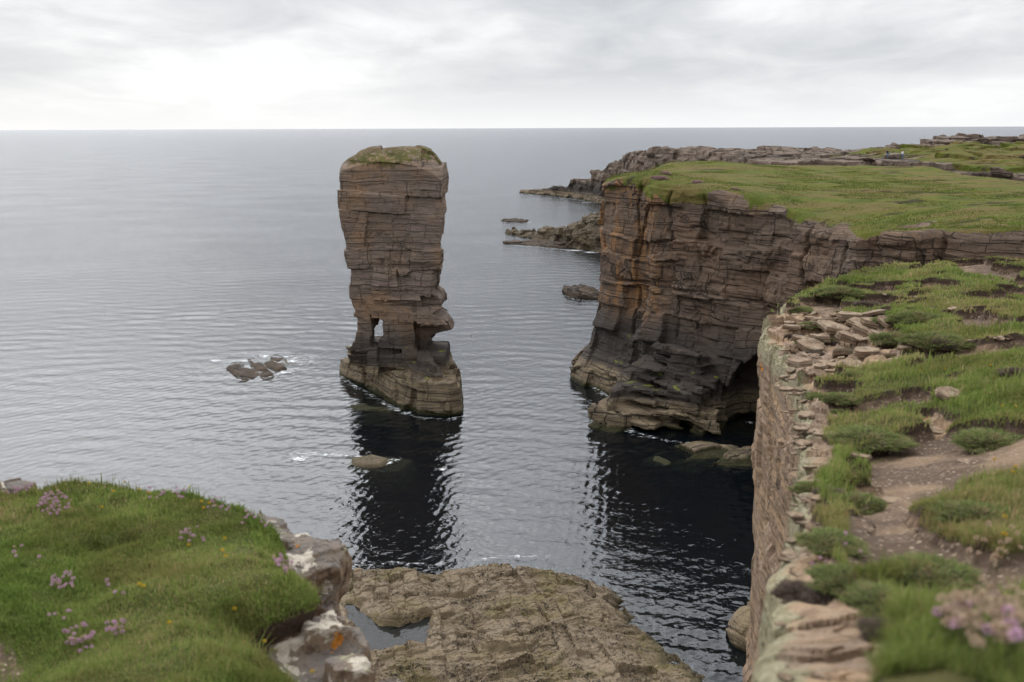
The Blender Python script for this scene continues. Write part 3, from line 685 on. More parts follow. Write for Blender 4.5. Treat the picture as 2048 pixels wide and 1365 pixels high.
SOIL = pxy([[(1688, 600), (1770, 572), (1835, 590), (1845, 620), (1790, 655), (1690, 645)], [(1905, 540), (2060, 528), (2060, 600), (1985, 590), (1960, 566)],
            [(1915, 650), (1980, 655), (2045, 668), (2040, 718), (1960, 708), (1920, 690)], [(1625, 800), (1668, 790), (1700, 820), (1690, 860), (1640, 880)],
            [(1700, 905), (1760, 885), (1860, 925), (1930, 900), (1968, 950), (1955, 1040), (1880, 1100), (1760, 1165), (1690, 1150), (1625, 1135), (1640, 1060), (1700, 1010), (1740, 960)],
            [(1590, 1175), (1640, 1150), (1700, 1190), (1800, 1215), (1900, 1235), (1900, 1380), (1900, 1900), (1800, 1900), (1770, 1380), (1740, 1290), (1680, 1215)],
            [(1590, 640), (1690, 640), (1690, 600), (1600, 618)]], zR0)
def psd(polys, X, Y):
    d = np.full(X.shape, -1e9)
    for q_ in polys: d = np.maximum(d, poly_sd([a[0] for a in q_], [a[1] for a in q_], X, Y))
    return d
def masksR(x, y):
    s = np.clip(y, 2, 25)/10            # noise amplitudes grow with how coarse the ground is seen
    n_ = fbm(x*2.2, y*2.2, x*0, 4)
    rk = psd(ROCK, x, y)+.35*n_*s; so = psd(SOIL, x, y)+(.62*n_+.5*fbm(x*.9+31, y*.9, x*0, 3))*s-.34
    hol = fbm(x*1.1+5, y*1.1, x*0, 4)
    rock = sstep(-.02, .05, rk); soil = np.maximum(sstep(-.03, .06, so), sstep(.13, .20, hol)*sstep(.1, .6, x-xe(y)))
    turf = (1-rock)*(1-soil)
    return rock, turf
def zR(x, y, masks=None):
    rock, turf = masks or masksR(x, y)
    z = zR0(x, y)+.10*fbm(x*.6, y*.6, x*0+2, 3)
    hum = fbm(x*1.7, y*1.7, x*0+11, 3)
    z = z+turf*(.10+.09*hum+.05*np.clip(y/10, 0, 1.5))+.018*fbm(x*7, y*7, x*0, 3)
    bk = blocky(x, y, x*0+.5, beds(0, 2, 3, 4, 1), .45, .46, .5, 19, 1.2)
    return z+rock*(.035*bk+.02*blocky(x, y, x*0+.5, beds(0, 2, 3, 4, 1), .16, .17, .9, 29, 1.2))*np.clip(y/8, .35, 2)
def lodd(a, b, n, p=1.0): return a*(b/a)**np.linspace(0, 1, n)**p
# one sheet : inland ground, rounded lip, wall down to the water
ys = np.concatenate([lodd(1.0, 17, 560), np.linspace(17.05, EY[-2]+.3, 240)])
wi = np.concatenate([[0], lodd(.012, 26, 330)]); dn = np.concatenate([lodd(.02, 5.0, 150), lodd(5.2, 38, 60)])[::-1]
Yg = np.repeat(ys[:, None], len(wi)+len(dn), 1)
e0 = xe(ys)+.09*fbm(ys*1.3, ys*0, ys*0, 5, .6)*np.clip(ys/4, .4, 2)
Xt = e0[:, None]+wi[None, :]; Yt = np.repeat(ys[:, None], len(wi), 1)
rock, turf = masksR(Xt, Yt)
Zt = zR(Xt, Yt, (rock, turf)); Zt = Zt-.06*np.exp(-wi[None, :]/.05)
Zw = Zt[:, :1]-dn[None, :]; Xw = np.repeat(e0[:, None], len(dn), 1); Yw = np.repeat(ys[:, None], len(dn), 1)
nd = rock_detail(1.0, .25, -.18, .2, 1500)
k6 = 7.0
dd = nd(Xw*k6, Yw*k6, Zw*k6)/k6*.13*sstep(0, .3, dn)[None, :]
Xw = Xw-dd-.15*(rock_detail(.6, .2, -.1, .1, 1600)(Xw*2.2, Yw*2.2, Zw*2.2))*sstep(0, .8, dn)[None, :]-.03*sstep(0, .25, dn)[None, :]+.012*dn[None, :]
Xa = np.concatenate([Xw, Xt], 1); Za = np.concatenate([Zw, Zt], 1)
rk_ = np.concatenate([np.ones_like(Zw), rock], 1); tf_ = np.concatenate([np.zeros_like(Zw), turf], 1)
V = np.stack([Xa.ravel(), Yg.ravel(), Za.ravel()], 1); n, k_ = Xa.shape
i = (np.arange(n-1)[:, None]*k_+np.arange(k_-1)[None, :]).ravel()
Q = np.stack([i, i+1, i+k_+1, i+k_], 1)
wl_ = np.concatenate([np.ones_like(Zw), np.exp(-Xt*0-wi[None, :]/.12)], 1)

m_gr, g = mat('near_ground')
p = g.pos(); X, Y, Z = g.sep(p); up = g.sep(g.n('ShaderNodeNewGeometry', 1))[2]
rk = g.attr('rock'); tf = g.attr('turf'); wall = g.attr('wall')
n1 = g.noise(p, 6, 6, .7); n2 = g.noise(p, 1.4, 4, .6)
q = g.comb(g.m('ADD', X, 0), Y, g.m('ADD', Z, g.m('ADD', g.m('MULTIPLY', X, .25), g.m('MULTIPLY', Y, -.18))))
lam = g.noise(g.sc(q, .8, .8, 16), 1.0, 6, .65); lam2 = g.noise(g.sc(q, .35, .35, 5.5), 1.0, 4, .6)
soil = g.mix(g.step(n2, .33, .56), (.225, .155, .100), (.10, .068, .048))
pv = g.n('ShaderNodeTexVoronoi', 0, {'Vector': p, 'Scale': 26.0}); pc = g.n('ShaderNodeTexVoronoi', 1, {'Vector': p, 'Scale': 26.0})
pb = g.m('MULTIPLY', g.step(pv, .42, .30), g.step(g.sep(pc)[0], .62, .66))
soil = g.mix(pb, soil, g.mix(g.sep(pc)[1], (.20, .14, .10), (.42, .33, .25)))
soil = g.mix(g.m('MULTIPLY', g.step(g.noise(p, 22, 4, .7), .55, .66), .5), soil, (.36, .27, .20))
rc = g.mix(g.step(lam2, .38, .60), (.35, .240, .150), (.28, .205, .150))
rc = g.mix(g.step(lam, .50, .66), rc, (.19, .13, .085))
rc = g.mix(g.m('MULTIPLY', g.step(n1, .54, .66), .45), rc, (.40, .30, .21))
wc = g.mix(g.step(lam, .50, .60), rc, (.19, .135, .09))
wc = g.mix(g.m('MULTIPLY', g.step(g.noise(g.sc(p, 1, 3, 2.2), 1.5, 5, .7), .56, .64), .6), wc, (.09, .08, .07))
# woolly grey-green lichen on the lip
lf = g.m('MULTIPLY', g.step(g.m('ADD', wall, g.m('MULTIPLY', g.m('SUBTRACT', g.noise(p, 4.5, 6, .7), .5), 1.4)), .30, .6), .85)
tz = g.attr('dep')
lf = g.m('MULTIPLY', lf, g.step(g.m('ADD', tz, g.m('MULTIPLY', g.m('SUBTRACT', g.noise(p, 3, 5, .7), .5), 1.2)), .42, .10))
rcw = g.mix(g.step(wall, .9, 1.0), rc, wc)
wl = g.mix(g.step(g.noise(p, 26, 4, .7), .40, .62), (.20, .19, .11), (.34, .33, .22))
rcw = g.mix(g.m('MULTIPLY', lf, .88), rcw, wl)
rcw = g.mix(g.m('MULTIPLY', g.step(g.noise(p, 2.3, 3, .5), .70, .72), g.step(tz, 1.0, .6)), rcw, (.52, .20, .03))
gcol = g.mix(g.step(n2, .38, .62), (.05, .065, .014), (.075, .07, .022))
gcol = g.mix(g.step(up, .80, .62), gcol, (.060, .040, .030))
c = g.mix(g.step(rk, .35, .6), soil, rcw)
c = g.mix(g.step(tf, .35, .6), c, gcol)
nr = g.bump(g.m('ADD', g.m('ADD', g.m('MULTIPLY', n1, .06), g.m('MULTIPLY', pb, .012)), g.m('ADD', g.m('MULTIPLY', g.noise(p, 30, 5, .7), .010), g.m('MULTIPLY', g.m('MULTIPLY', lam, g.step(rk, .3, .6)), .045))), 1.0)
g.out(g.bsdf(c, .92, nr, .15))
dep_ = np.concatenate([np.repeat(dn[None, :], n, 0), np.zeros_like(Zt)], 1)
me = mesh_np('clifftop_ground', V, Q, False, {'rock': rk_, 'turf': tf_, 'wall': wl_, 'dep': dep_})
tag(obj('clifftop_ground', me, m_gr), kind='structure')

# ---- left bluff
def DL(x, y): return 3.04+.06*(y-6.0)+.10*fbm(x*.5, y*.5, x*0, 2)+.075*fbm(x*1.8, y*1.8, x*0+4, 3)+.02*fbm(x*7, y*7, x*0, 2)
LP = [(640, 1500), (620, 1410), (590, 1385), (552, 1362), (518, 1318), (492, 1268), (545, 1240), (608, 1216), (636, 1192), (632, 1170), (600, 1135), (578, 1112), (566, 1075), (545, 1028), (510, 1008), (440, 988), (380, 968), (300, 957), (200, 949), (120, 948), (60, 963), (0, 965), (-200, 968)]
lp = [tuple(PZ(u, v, 34.85)[:2]) for u, v in LP]+[(-9.5, 9.6), (-10, 1.2), (-.2, 1.2)]
lpx = [a[0] for a in lp]; lpy = [a[1] for a in lp]
dent = [tuple(PZ(u, v, 35)[:2]) for u, v in [(250, 1062), (205, 1075), (20, 1330)]]
def zL(x, y, s=None):
    if s is None: s = poly_sd(lpx, lpy, x, y)
    z = CAMZ-DL(x, y)-.20*(1-sstep(-.05, .5, s))**2-.05*np.exp(-np.clip(s, 0, 9)/.05)
    for (a, b_), r_ in zip(dent, (.10, .12, .35)): z = z-.10*np.exp(-((x-a)**2+(y-b_)**2)/r_**2)
    return z
Cc = np.array([-3.6, 6.2])
pol = np.array(lp); dseg = []
for i in range(len(pol)):
    a_, b_ = pol[i], pol[(i+1) % len(pol)]; m_ = max(2, int(np.hypot(*(b_-a_))/.03)); t_ = np.linspace(0, 1, m_, endpoint=False)[:, None]; dseg.append(a_+(b_-a_)*t_)
rim = np.concatenate(dseg); rim = rim+.03*np.stack([fbm(rim[:, 0]*4, rim[:, 1]*4, rim[:, 0]*0, 3), fbm(rim[:, 0]*4+9, rim[:, 1]*4, rim[:, 0]*0, 3)], 1)
fr_ = 1-lodd(.004, 1, 180)[::-1]; fr_ = fr_[fr_ >= 0]
out_n = rim-Cc; out_n /= np.hypot(out_n[:, 0], out_n[:, 1])[:, None]
Xi = Cc[0]+(rim[:, 0]-Cc[0])[:, None]*fr_[None, :]; Yi = Cc[1]+(rim[:, 1]-Cc[1])[:, None]*fr_[None, :]
Zi = zL(Xi, Yi)
dn2 = np.concatenate([[.0], lodd(.02, 1.5, 40), lodd(1.7, 36, 40)])
inw = .16*sstep(0, .35, dn2)-.02*dn2
wd2 = nd(rim[:, 0][:, None]*5+0*dn2, rim[:, 1][:, None]*5+0*dn2, (Zi[:, -1:]-dn2[None, :])*5)/5*sstep(.1, .5, dn2)
Xo = rim[:, 0][:, None]+out_n[:, 0][:, None]*(wd2-inw); Yo = rim[:, 1][:, None]+out_n[:, 1][:, None]*(wd2-inw); Zo = Zi[:, -1:]-dn2[None, :]
Xa = np.concatenate([Xi, Xo], 1); Ya = np.concatenate([Yi, Yo], 1); Za = np.concatenate([Zi, Zo], 1)
n, k_ = Xa.shape; V = np.stack([Xa.ravel(), Ya.ravel(), Za.ravel()], 1)
ii = np.arange(n)[:, None]*k_+np.arange(k_-1)[None, :]; jj = ((np.arange(n)+1) % n)[:, None]*k_+np.arange(k_-1)[None, :]
Q = np.stack([ii.ravel(), jj.ravel(), (jj+1).ravel(), (ii+1).ravel()], 1)[:, ::-1]
path = px_poly([(-200, 1270), (10, 1240), (40, 1290), (30, 1345), (80, 1380), (-200, 1400)], 35.1)
pth = sstep(-.1, .1, poly_sd([a[0] for a in path], [a[1] for a in path], Xa, Ya)+.2*fbm(Xa*3, Ya*3, Xa*0, 3))
me = mesh_np('grass_bluff', V, Q, True, {'rock': np.concatenate([np.zeros_like(Zi), np.repeat(sstep(.25, .4, dn2)[None, :], n, 0)], 1), 'turf': np.concatenate([1-pth[:, :len(fr_)], np.repeat(1-sstep(.1, .25, dn2)[None, :], n, 0)], 1),
        'wall': np.concatenate([np.zeros_like(Zi), np.ones_like(Zo)], 1), 'dep': np.concatenate([np.zeros_like(Zi), np.repeat(dn2[None, :]+1, n, 0)], 1)})
tag(obj('grass_bluff', me, m_gr), kind='structure')
print('T ground', time.time()-T0)

# ---- lichen covered rocks at the edge of the bluff
m_lr, g = mat('lichen_rock')
p = g.pos(); up = g.sep(g.n('ShaderNodeNewGeometry', 1))[2]
c = g.mix(g.step(g.noise(p, 2.0, 4, .6), .4, .6), (.155, .135, .120), (.185, .145, .110))
c = g.mix(g.step(up, .5, .2), c, (.24, .175, .120))
c = g.mix(g.m('MULTIPLY', g.step(g.noise(p, 9, 5, .7), .52, .62), .6), c, (.055, .038, .032))
l_ = g.step(g.m('ADD', g.noise(p, 2.6, 6, .62, .3), g.m('MULTIPLY', g.noise(p, 14, 4, .6), .22)), .668, .690)
c = g.mix(g.m('MULTIPLY', l_, g.step(up, -.3, .35)), c, g.mix(g.noise(p, 22, 4), (.34, .29, .23), (.62, .56, .47)))
c = g.mix(g.step(g.noise(g.vm('ADD', p, (3.3, 0, 0)), 2.6, 5, .55), .665, .685), c, (.50, .20, .035))
c = g.mix(g.m('MULTIPLY', g.step(g.noise(g.vm('ADD', p, (0, 7, 0)), 3.6, 6, .7), .60, .66), .8), c, (.32, .31, .19))
g.out(g.bsdf(c, .9, g.bump(g.m('ADD', g.m('MULTIPLY', g.noise(p, 7, 6, .7), .04), g.m('MULTIPLY', g.noise(p, 40, 4, .7), .006)), 1.0), .2))
def near_rock(name, pts, ztop_, thick, h, k, lab, cat='rock', tilt=(0, 0), tap=.25, amp=.24, inset=.05):
    pl_ = px_poly(pts, ztop_); c_ = np.mean(pl_, 0)
    b = bb(pl_, .35, ztop_-thick-.25, ztop_+.4)
    px = [a[0] for a in pl_]; py = [a[1] for a in pl_]
    def base(xs, ys, zs):
        X, Y, Z = G3(xs, ys, zs); hx, hy = np.meshgrid(xs, ys, indexing='ij'); s = poly_sd(px, py, hx, hy)
        t_ = ztop_+tilt[0]*(hx-c_[0])+tilt[1]*(hy-c_[1])-.04*np.exp(-np.clip(s, 0, 9)/.06)
        F = np.maximum(-(s[:, :, None]-tap*np.abs(Z-ztop_+thick*.35)), Z-t_[:, :, None])
        return np.maximum(F, ztop_-thick-Z)
    dt_ = rock_detail(1.0, .1, .15, .5, k)
    o = obj(name, sdf_mesh(name, base, b, h, lambda x, y, z: dt_(x*5, y*5, z*5)/5*amp+dt_(x*14+5, y*14, z*14)/14*amp*.7-inset+.015*fbm(x*9, y*9, z*9, 3), .22), m_lr)
    return tag(o, lab, cat)
near_rock('edge_rock', [(500, 1020), (520, 1006), (575, 1014), (625, 1040), (668, 1080), (680, 1105), (665, 1135), (630, 1150), (580, 1160), (530, 1100), (500, 1050)], 34.52, .40, .022, 1701,
          'upper rock at the bluff edge, blotched with cream lichen and overhanging the water', tilt=(-.06, .02))
near_rock('edge_rock', [(560, 1110), (640, 1120), (672, 1150), (675, 1190), (640, 1215), (580, 1220), (540, 1180)], 34.25, .7, .026, 1702,
          'lower brown rock block wedged under the overhanging lichened rock')
near_rock('rock_slab', [(500, 1290), (530, 1240), (600, 1225), (668, 1180), (700, 1205), (722, 1260), (745, 1310), (790, 1400), (690, 1420), (600, 1380)], 34.66, .75, .026, 1703,
          'flat grey rock slab with cream and orange lichen patches below the grass bluff', 'rock slab', tilt=(-.05, .03), tap=.12, amp=.16, inset=.03)
near_rock('edge_rock', [(735, 1330), (770, 1322), (830, 1345), (860, 1375), (900, 1440), (760, 1440)], 33.9, .5, .03, 1704,
          'small pale rock at the bottom edge, right of the grey lichened slab')
near_rock('edge_rock', [(-60, 945), (0, 940), (40, 948), (75, 958), (60, 972), (-60, 985)], 34.80, .35, .026, 1705,
          'cream lichened rock at the far left end of the grass bluff')
# ------------------------------------------------------------------ grass
m_grass, g = mat('grass_blades')
r_ = g.attr('rnd'); pz = g.pos(); pat = g.noise(pz, .9, 3, .6)
c = g.ramp(r_, [(0, (.100, .150, .032)), (.30, (.180, .245, .058)), (.55, (.255, .285, .088)), (.75, (.35, .28, .14)), (1, (.47, .32, .19))])
c = g.mix(g.m('MULTIPLY', g.step(pat, .42, .60), .6), c, g.mix(r_, (.10, .115, .028), (.30, .22, .10)))
c = g.mix(g.m('MULTIPLY', g.step(g.noise(pz, 2.3, 4, .6), .54, .66), .5), c, g.mix(r_, (.06, .10, .02), (.14, .17, .04)))
df = g.n('ShaderNodeBsdfDiffuse', 0, {'Color': c}); tl = g.n('ShaderNodeBsdfTranslucent', 0, {'Color': c})
g.out(g.n('ShaderNodeMixShader', 0, {0: .35, 1: df, 2: tl}))
def blades(P0, L, W, lean, rnd, r):
    """curved tapering blades: five points each"""
    n = len(P0); az = r.uniform(0, 2*np.pi, n); fa = az+np.pi/2+r.normal(0, .3, n)
    side = np.stack([np.cos(fa), np.sin(fa), np.zeros(n)], 1)*W[:, None]*.5
    ld = np.stack([np.cos(az), np.sin(az), np.zeros(n)], 1)
    mid = P0+ld*(lean*.32*L)[:, None]; mid[:, 2] += L*.58*np.sqrt(np.clip(1-(lean*.5)**2, .1, 1))
    tip = P0+ld*(lean*L)[:, None]; tip[:, 2] += L*np.sqrt(np.clip(1-lean**2*.9, .05, 1))
    V = np.stack([P0-side, P0+side, mid-side*.75, mid+side*.75, tip], 1).reshape(-1, 3)
    b_ = np.arange(n)[:, None]*5
    T = np.concatenate([b_+np.array([[0, 1, 2]]), b_+np.array([[1, 3, 2]]), b_+np.array([[2, 3, 4]])], 0)
    return V, T, np.repeat(rnd, 5)
def add_grass(name, x, y, z, r, lmin, lmax, kb=0.0):
    n = len(x); d_ = np.hypot(x, y)
    cl = fbm(x*1.3, y*1.3, x*0+21, 3)
    L = r.uniform(lmin, lmax, n)*(1+.75*cl+.5*fbm(x*4, y*4, x*0+2, 2))*np.where(r.random(n) < .07, 2.0, 1); W = np.maximum(.0028, d_*.00062)*r.uniform(.7, 1.4, n)*np.where(r.random(n) < .07, 2.4, 1)
    rnd = np.clip(r.beta(2, 2.6, n)*.85+.42*fbm(x*.9+3, y*.9, x*0, 4)+kb, 0, 1)
    V, T, rr = blades(np.stack([x, y, z-.004], 1), L, W, r.uniform(.1, .95, n), rnd, r)
    return obj(name, mesh_np(name, V, T, True, {'rnd': rr}), m_grass)
m_fg, g = mat('far_grass_blades')
c = g.ramp(g.attr('rnd'), [(0, (.065, .095, .018)), (.45, (.12, .145, .030)), (.75, (.17, .155, .05)), (1, (.20, .14, .07))])
g.out(g.n('ShaderNodeMixShader', 0, {0: .4, 1: g.n('ShaderNodeBsdfDiffuse', 0, {'Color': c}), 2: g.n('ShaderNodeBsdfTranslucent', 0, {'Color': c})}))
r = np.random.default_rng(11)
# left bluff turf
n = 520000
d_ = 4.3*(11/4.3)**r.random(n); a_ = r.uniform(-.62, -.05, n); x = d_*np.tan(a_)*1.0; y = d_
s = poly_sd(lpx, lpy, x, y); tm = 1-sstep(-.1, .1, poly_sd([a[0] for a in path], [a[1] for a in path], x, y)+.2*fbm(x*3, y*3, x*0, 3))
k = (s > -.01) & (r.random(n) < (.15+.85*tm)*(.30+.70*sstep(-.40, .05, fbm(x*2.6+4, y*2.6, x*0, 4)))); x, y = x[k], y[k]
z = zL(x, y, s[k])
tag(add_grass('bluff_grass', x, y, z, r, .016, .044), 'short green turf covering the bluff at the lower left', 'grass', kind='stuff')
# longer hanging grass on the lip and around the notch
rim_ = rim[(rim[:, 1] > 4.6) & (rim[:, 0] < -.3) & (rim[:, 0] > -6)]
idx = r.integers(0, len(rim_), 42000); t_ = r.random(42000)**1.6*.35
x = rim_[idx, 0]+(Cc[0]-rim_[idx, 0])*t_/3; y = rim_[idx, 1]+(Cc[1]-rim_[idx, 1])*t_/3
tag(add_grass('lip_grass', x, y, zL(x, y), r, .03, .080, -.02), 'longer tufted grass along the lip of the lower left bluff', 'grass', kind='stuff')
# right clifftop
n = 620000
d_ = 1.3*(34/1.3)**r.random(n)**.9; tl_ = xe(d_)/d_; tr_ = .60+.5/d_; x = d_*(tl_+(tr_-tl_)*r.random(n)); y = d_
k = (x > xe(y)+.03) & ((y > 2.0) | (x > .95)); x, y = x[k], y[k]
rock_, turf_ = masksR(x, y)
k = (turf_ > .5) & (r.random(len(x)) < .35+.65*sstep(-.25, .15, fbm(x*1.9+8, y*1.9, x*0, 3))); x, y = x[k], y[k]
tag(add_grass('clifftop_grass', x, y, zR(x, y), r, .022, .070, .08), 'tussocky green grass on the clifftop at the right', 'grass', kind='stuff')
# grass tufts on the far headland
n = 90000
x = r.uniform(14, 66, n); y = 86+r.random(n)**1.2*96; t_ = head_turf(x, y, ztop0(x, y)); k = (t_ > .45) & (poly_sd(hpx, hpy, x, y) > .2)
x, y = x[k], y[k]; n = len(x); zt_ = ztop(x, y)-.05
cl = fbm(x*.25, y*.25, x*0, 3)
rnd = np.clip(r.beta(2, 2.5, n)*.7+.5*fbm(x*.12, y*.25, x*0+2, 3), 0, 1)
V, T, rr = blades(np.stack([x, y, zt_], 1), r.uniform(.05, .15, n)*(1+cl), r.uniform(.05, .12, n), r.uniform(.3, .95, n), rnd, r)
tag(obj('headland_grass', mesh_np('headland_grass', V, T, True, {'rnd': rr}), m_fg), 'rough grass on top of the headland', 'grass', kind='stuff')
print('T grass', time.time()-T0)

# ------------------------------------------------------------------ loose flagstones and stones on the right clifftop
m_st, g = mat('flagstone')
p = g.pos(); oi = g.n('ShaderNodeObjectInfo', 5)
oc = g.ramp(g.n('ShaderNodeObjectInfo', 4), [(0, (.26, .19, .13)), (.35, (.31, .22, .145)), (.65, (.23, .19, .155)), (1, (.26, .155, .11))])
lam = g.noise(g.sc(g.n('ShaderNodeTexCoord', 3), 3, 3, 60), 1.0, 4, .6)
c = g.mix(g.step(lam, .45, .62), oc, (.15, .10, .07))
c = g.mix(g.m('MULTIPLY', g.step(g.noise(p, 9, 5, .7), .52, .64), .5), c, (.40, .34, .25))
c = g.mix(g.m('MULTIPLY', g.step(g.noise(p, 3, 4, .6), .55, .65), .5), c, (.17, .16, .11))
g.out(g.bsdf(c, .9, g.bump(g.m('ADD', g.m('MULTIPLY', g.noise(p, 18, 5, .7), .012), g.m('MULTIPLY', lam, .02)), 1.0), .15))
def slab_mesh(name, r, n=9, th=.12, asp=.65):
    """angular flat stone of unit size: split layers with chipped edges"""
    a = np.sort((np.arange(n)+r.uniform(-.32, .32, n))/n*2*np.pi); rad = r.uniform(.62, 1.0, n)*.55
    lv = [(0, .90), (.25, .98), (.28, .90), (.55, 1.0), (.60, .93), (.92, .95), (1.0, .86)]
    V = []; Q = []
    for t_, s_ in lv:
        for k_ in range(n):
            w_ = rad[k_]*(s_+r.uniform(-.05, .05)); V.append((math.cos(a[k_])*w_, math.sin(a[k_])*w_*asp, t_*th+r.uniform(-.006, .006)))
    me = bpy.data.meshes.new(name); F = [list(range(n))[::-1]]
    for l in range(len(lv)-1):
        for k_ in range(n): F.append([l*n+k_, l*n+(k_+1) % n, (l+1)*n+(k_+1) % n, (l+1)*n+k_])
    F.append([(len(lv)-1)*n+k_ for k_ in range(n)])
    me.from_pydata(V, [], F); me.materials.append(m_st); return me
rs = np.random.default_rng(5)
smesh = [slab_mesh('flagstone', rs, int(rs.integers(5, 8)), rs.uniform(.10, .24), rs.uniform(.45, .8)) for _ in range(12)]
def gpt(u, v, zf=zR):
    d = ray(u, v); t = .8/d[1]
    ts = t*1.006**np.arange(680); X = d[0]*ts; Y = d[1]*ts; Zr = CAMZ+d[2]*ts; h = zf(X, Y)
    i = np.argmax(Zr < h); return np.array([X[i], Y[i], h[i]])
def stone(u, v, wpx, lab, grp, lift=0.0, tilt=.17, name='flagstone', thk=1.0):
    q_ = gpt(u, v); dist = float(np.linalg.norm(q_-np.array([0, 0, CAMZ]))); w_ = wpx/FPX*dist
    o = bpy.data.objects.new(name, smesh[int(rs.integers(0, 12))]); C.objects.link(o)
    o.location = (q_[0], q_[1], q_[2]-.015+lift); o.scale = (w_, w_*rs.uniform(.9, 1.5), w_*thk*rs.uniform(.7, 1.1))
    o.rotation_euler = (rs.normal(.05, tilt), rs.normal(.05, tilt), rs.uniform(0, 6.28) if wpx < 35 else rs.normal(.1, .5))
    return tag(o, lab, 'stone', grp)
BIG = [(1700, 648, 60, 'pale slab under the bare soil bank, highest of the slab heap'), (1745, 640, 55, 'pale sandy slab at the upper right of the slab heap'), (1770, 655, 50, 'slab at the right end of the slab heap, beside a dark cushion of turf'),
       (1650, 655, 64, 'slab at the upper left of the slab heap beside a dark cushion plant'), (1640, 690, 60, None), (1665, 672, 66, None), (1700, 690, 70, None), (1730, 672, 60, None), (1758, 690, 64, None), (1690, 712, 74, None), (1735, 712, 60, None),
       (1600, 690, 54, None), (1585, 665, 50, None), (1620, 712, 60, None), (1660, 735, 66, None), (1705, 735, 60, 'largest layered slab at the lower middle of the slab heap, above the grass'), (1785, 715, 52, 'reddish slab at the lower right of the slab heap, above the grass'), (1810, 703, 40, 'small reddish slab furthest right of the slab heap'),
       (1775, 700, 50, None), (1640, 755, 54, None), (1665, 752, 50, None), (1600, 740, 54, None), (1750, 660, 60, None), (1720, 655, 54, None), (1625, 640, 44, None), (1610, 660, 40, None), (1680, 665, 60, None)]
for u, v, w_, lab in BIG:
    stone(u, v, w_, (lab or ('broad ' if w_ > 62 else 'long ' if w_ > 56 else 'thick ')+'layered flagstone in the slab heap, '+('left side' if u < 1630 else 'middle' if u < 1700 else 'right side')+' of the heap near its '+('top' if v < 680 else 'centre' if v < 720 else 'bottom')), 'flagstones heaped on the clifftop' if not lab else None, lift=rs.uniform(0, .05), thk=1.0)
for _ in range(60):
    u = rs.uniform(1565, 1800); v = rs.uniform(635, 765)
    if v > 640+(1800-u)*.75: continue
    w__ = rs.uniform(14, 38); hx_ = 'left side' if u < 1640 else 'middle' if u < 1715 else 'right side'; hy_ = 'top' if v < 675 else 'centre' if v < 715 else 'bottom'; sz_ = 'tiny' if w__ < 20 else 'small' if w__ < 26 else 'middling' if w__ < 32 else 'larger'
    stone(u, v, w__, f'{sz_} tan flagstone in the slab heap, {hx_} of the heap near its {hy_}', 'flagstones heaped on the clifftop', lift=rs.uniform(0, .03))
ONE = [(1905, 795, 62, 'pale flat slab half sunk in the grass below the bare soil hollow'), (1868, 868, 50, 'single tan stone lying in the grass right of the middle of the slope'), (1930, 925, 44, 'thin grey bar-shaped stone in the brown hollow'), (1790, 1005, 60, 'long tan stone lying between the grass and the brown hollow, above the round tussock'),
       (1720, 915, 50, 'pale pointed slab above the long turf edge'), (1640, 870, 40, 'pale triangular stone jutting at the cliff lip'), (1585, 1085, 44, 'grey flat stone at the lip, left of the round tussock'), (1580, 1110, 46, 'brown-edged stone layer at the lip below and left of the round tussock'),
       (1590, 1040, 40, 'small pale stone at the cliff lip above the round tussock'), (1560, 1245, 34, 'small pink-grey stone on the big smooth slab near the lip'), (1590, 1330, 50, 'long pale stone at the bottom near the cliff lip'), (1650, 1350, 60, 'grey stone with orange lichen at the bottom, left of the flowers'), (1570, 1350, 44, 'lowest pale stone at the bottom left of the clifftop')]
for u, v, w_, lab in ONE: stone(u, v, w_, lab, None, tilt=.08, thk=.8)
for _ in range(42):
    v = rs.uniform(770, 1190); u = 1575+(1 if 860 < v < 1120 else 0)*18+rs.uniform(-5, 60)-(18 if v > 1120 else 0)
    stone(u, v, rs.uniform(20, 46), ('wide' if _ % 3 == 0 else 'narrow' if _ % 3 == 1 else 'chipped')+' flat pale stone on the cliff lip, '+('just below the slab heap' if v < 850 else 'beside the long grass edge' if v < 960 else 'left of the elongated green cushion' if v < 1040 else 'beside the round tussock' if v < 1110 else 'near the big dead cushion'), 'flat stones along the cliff lip', tilt=.12, thk=.7)
for _ in range(210):
    ri_ = int(rs.integers(0, 9)); q_ = [(1960, 940, 60, 50), (1730, 1000, 80, 60), (1850, 1060, 60, 50), (1700, 1150, 50, 40), (1600, 1000, 20, 120), (1600, 800, 30, 60), (1850, 620, 60, 25), (1980, 690, 50, 25), (1640, 640, 50, 20)][ri_]
    wh_ = ['in the right end of the brown hollow', 'in the left part of the brown hollow', 'at the foot of the brown hollow', 'between the tussocks by the dead cushions', 'along the cliff lip', 'on the lip below the slab heap', 'on the bare soil bank', 'in the stony patch near the right edge', 'above the slab heap'][ri_]
    u = q_[0]+rs.normal(0, q_[2]*.6); v = q_[1]+rs.normal(0, q_[3]*.6)
    if u < 1540 or u > 2040: continue
    ws_ = rs.uniform(6, 20); stone(u, v, ws_, ('pebble-sized' if ws_ < 11 else 'small' if ws_ < 16 else 'fist-sized')+' angular stone '+wh_, 'small stones scattered on the clifftop', tilt=.25, name='small_stone')

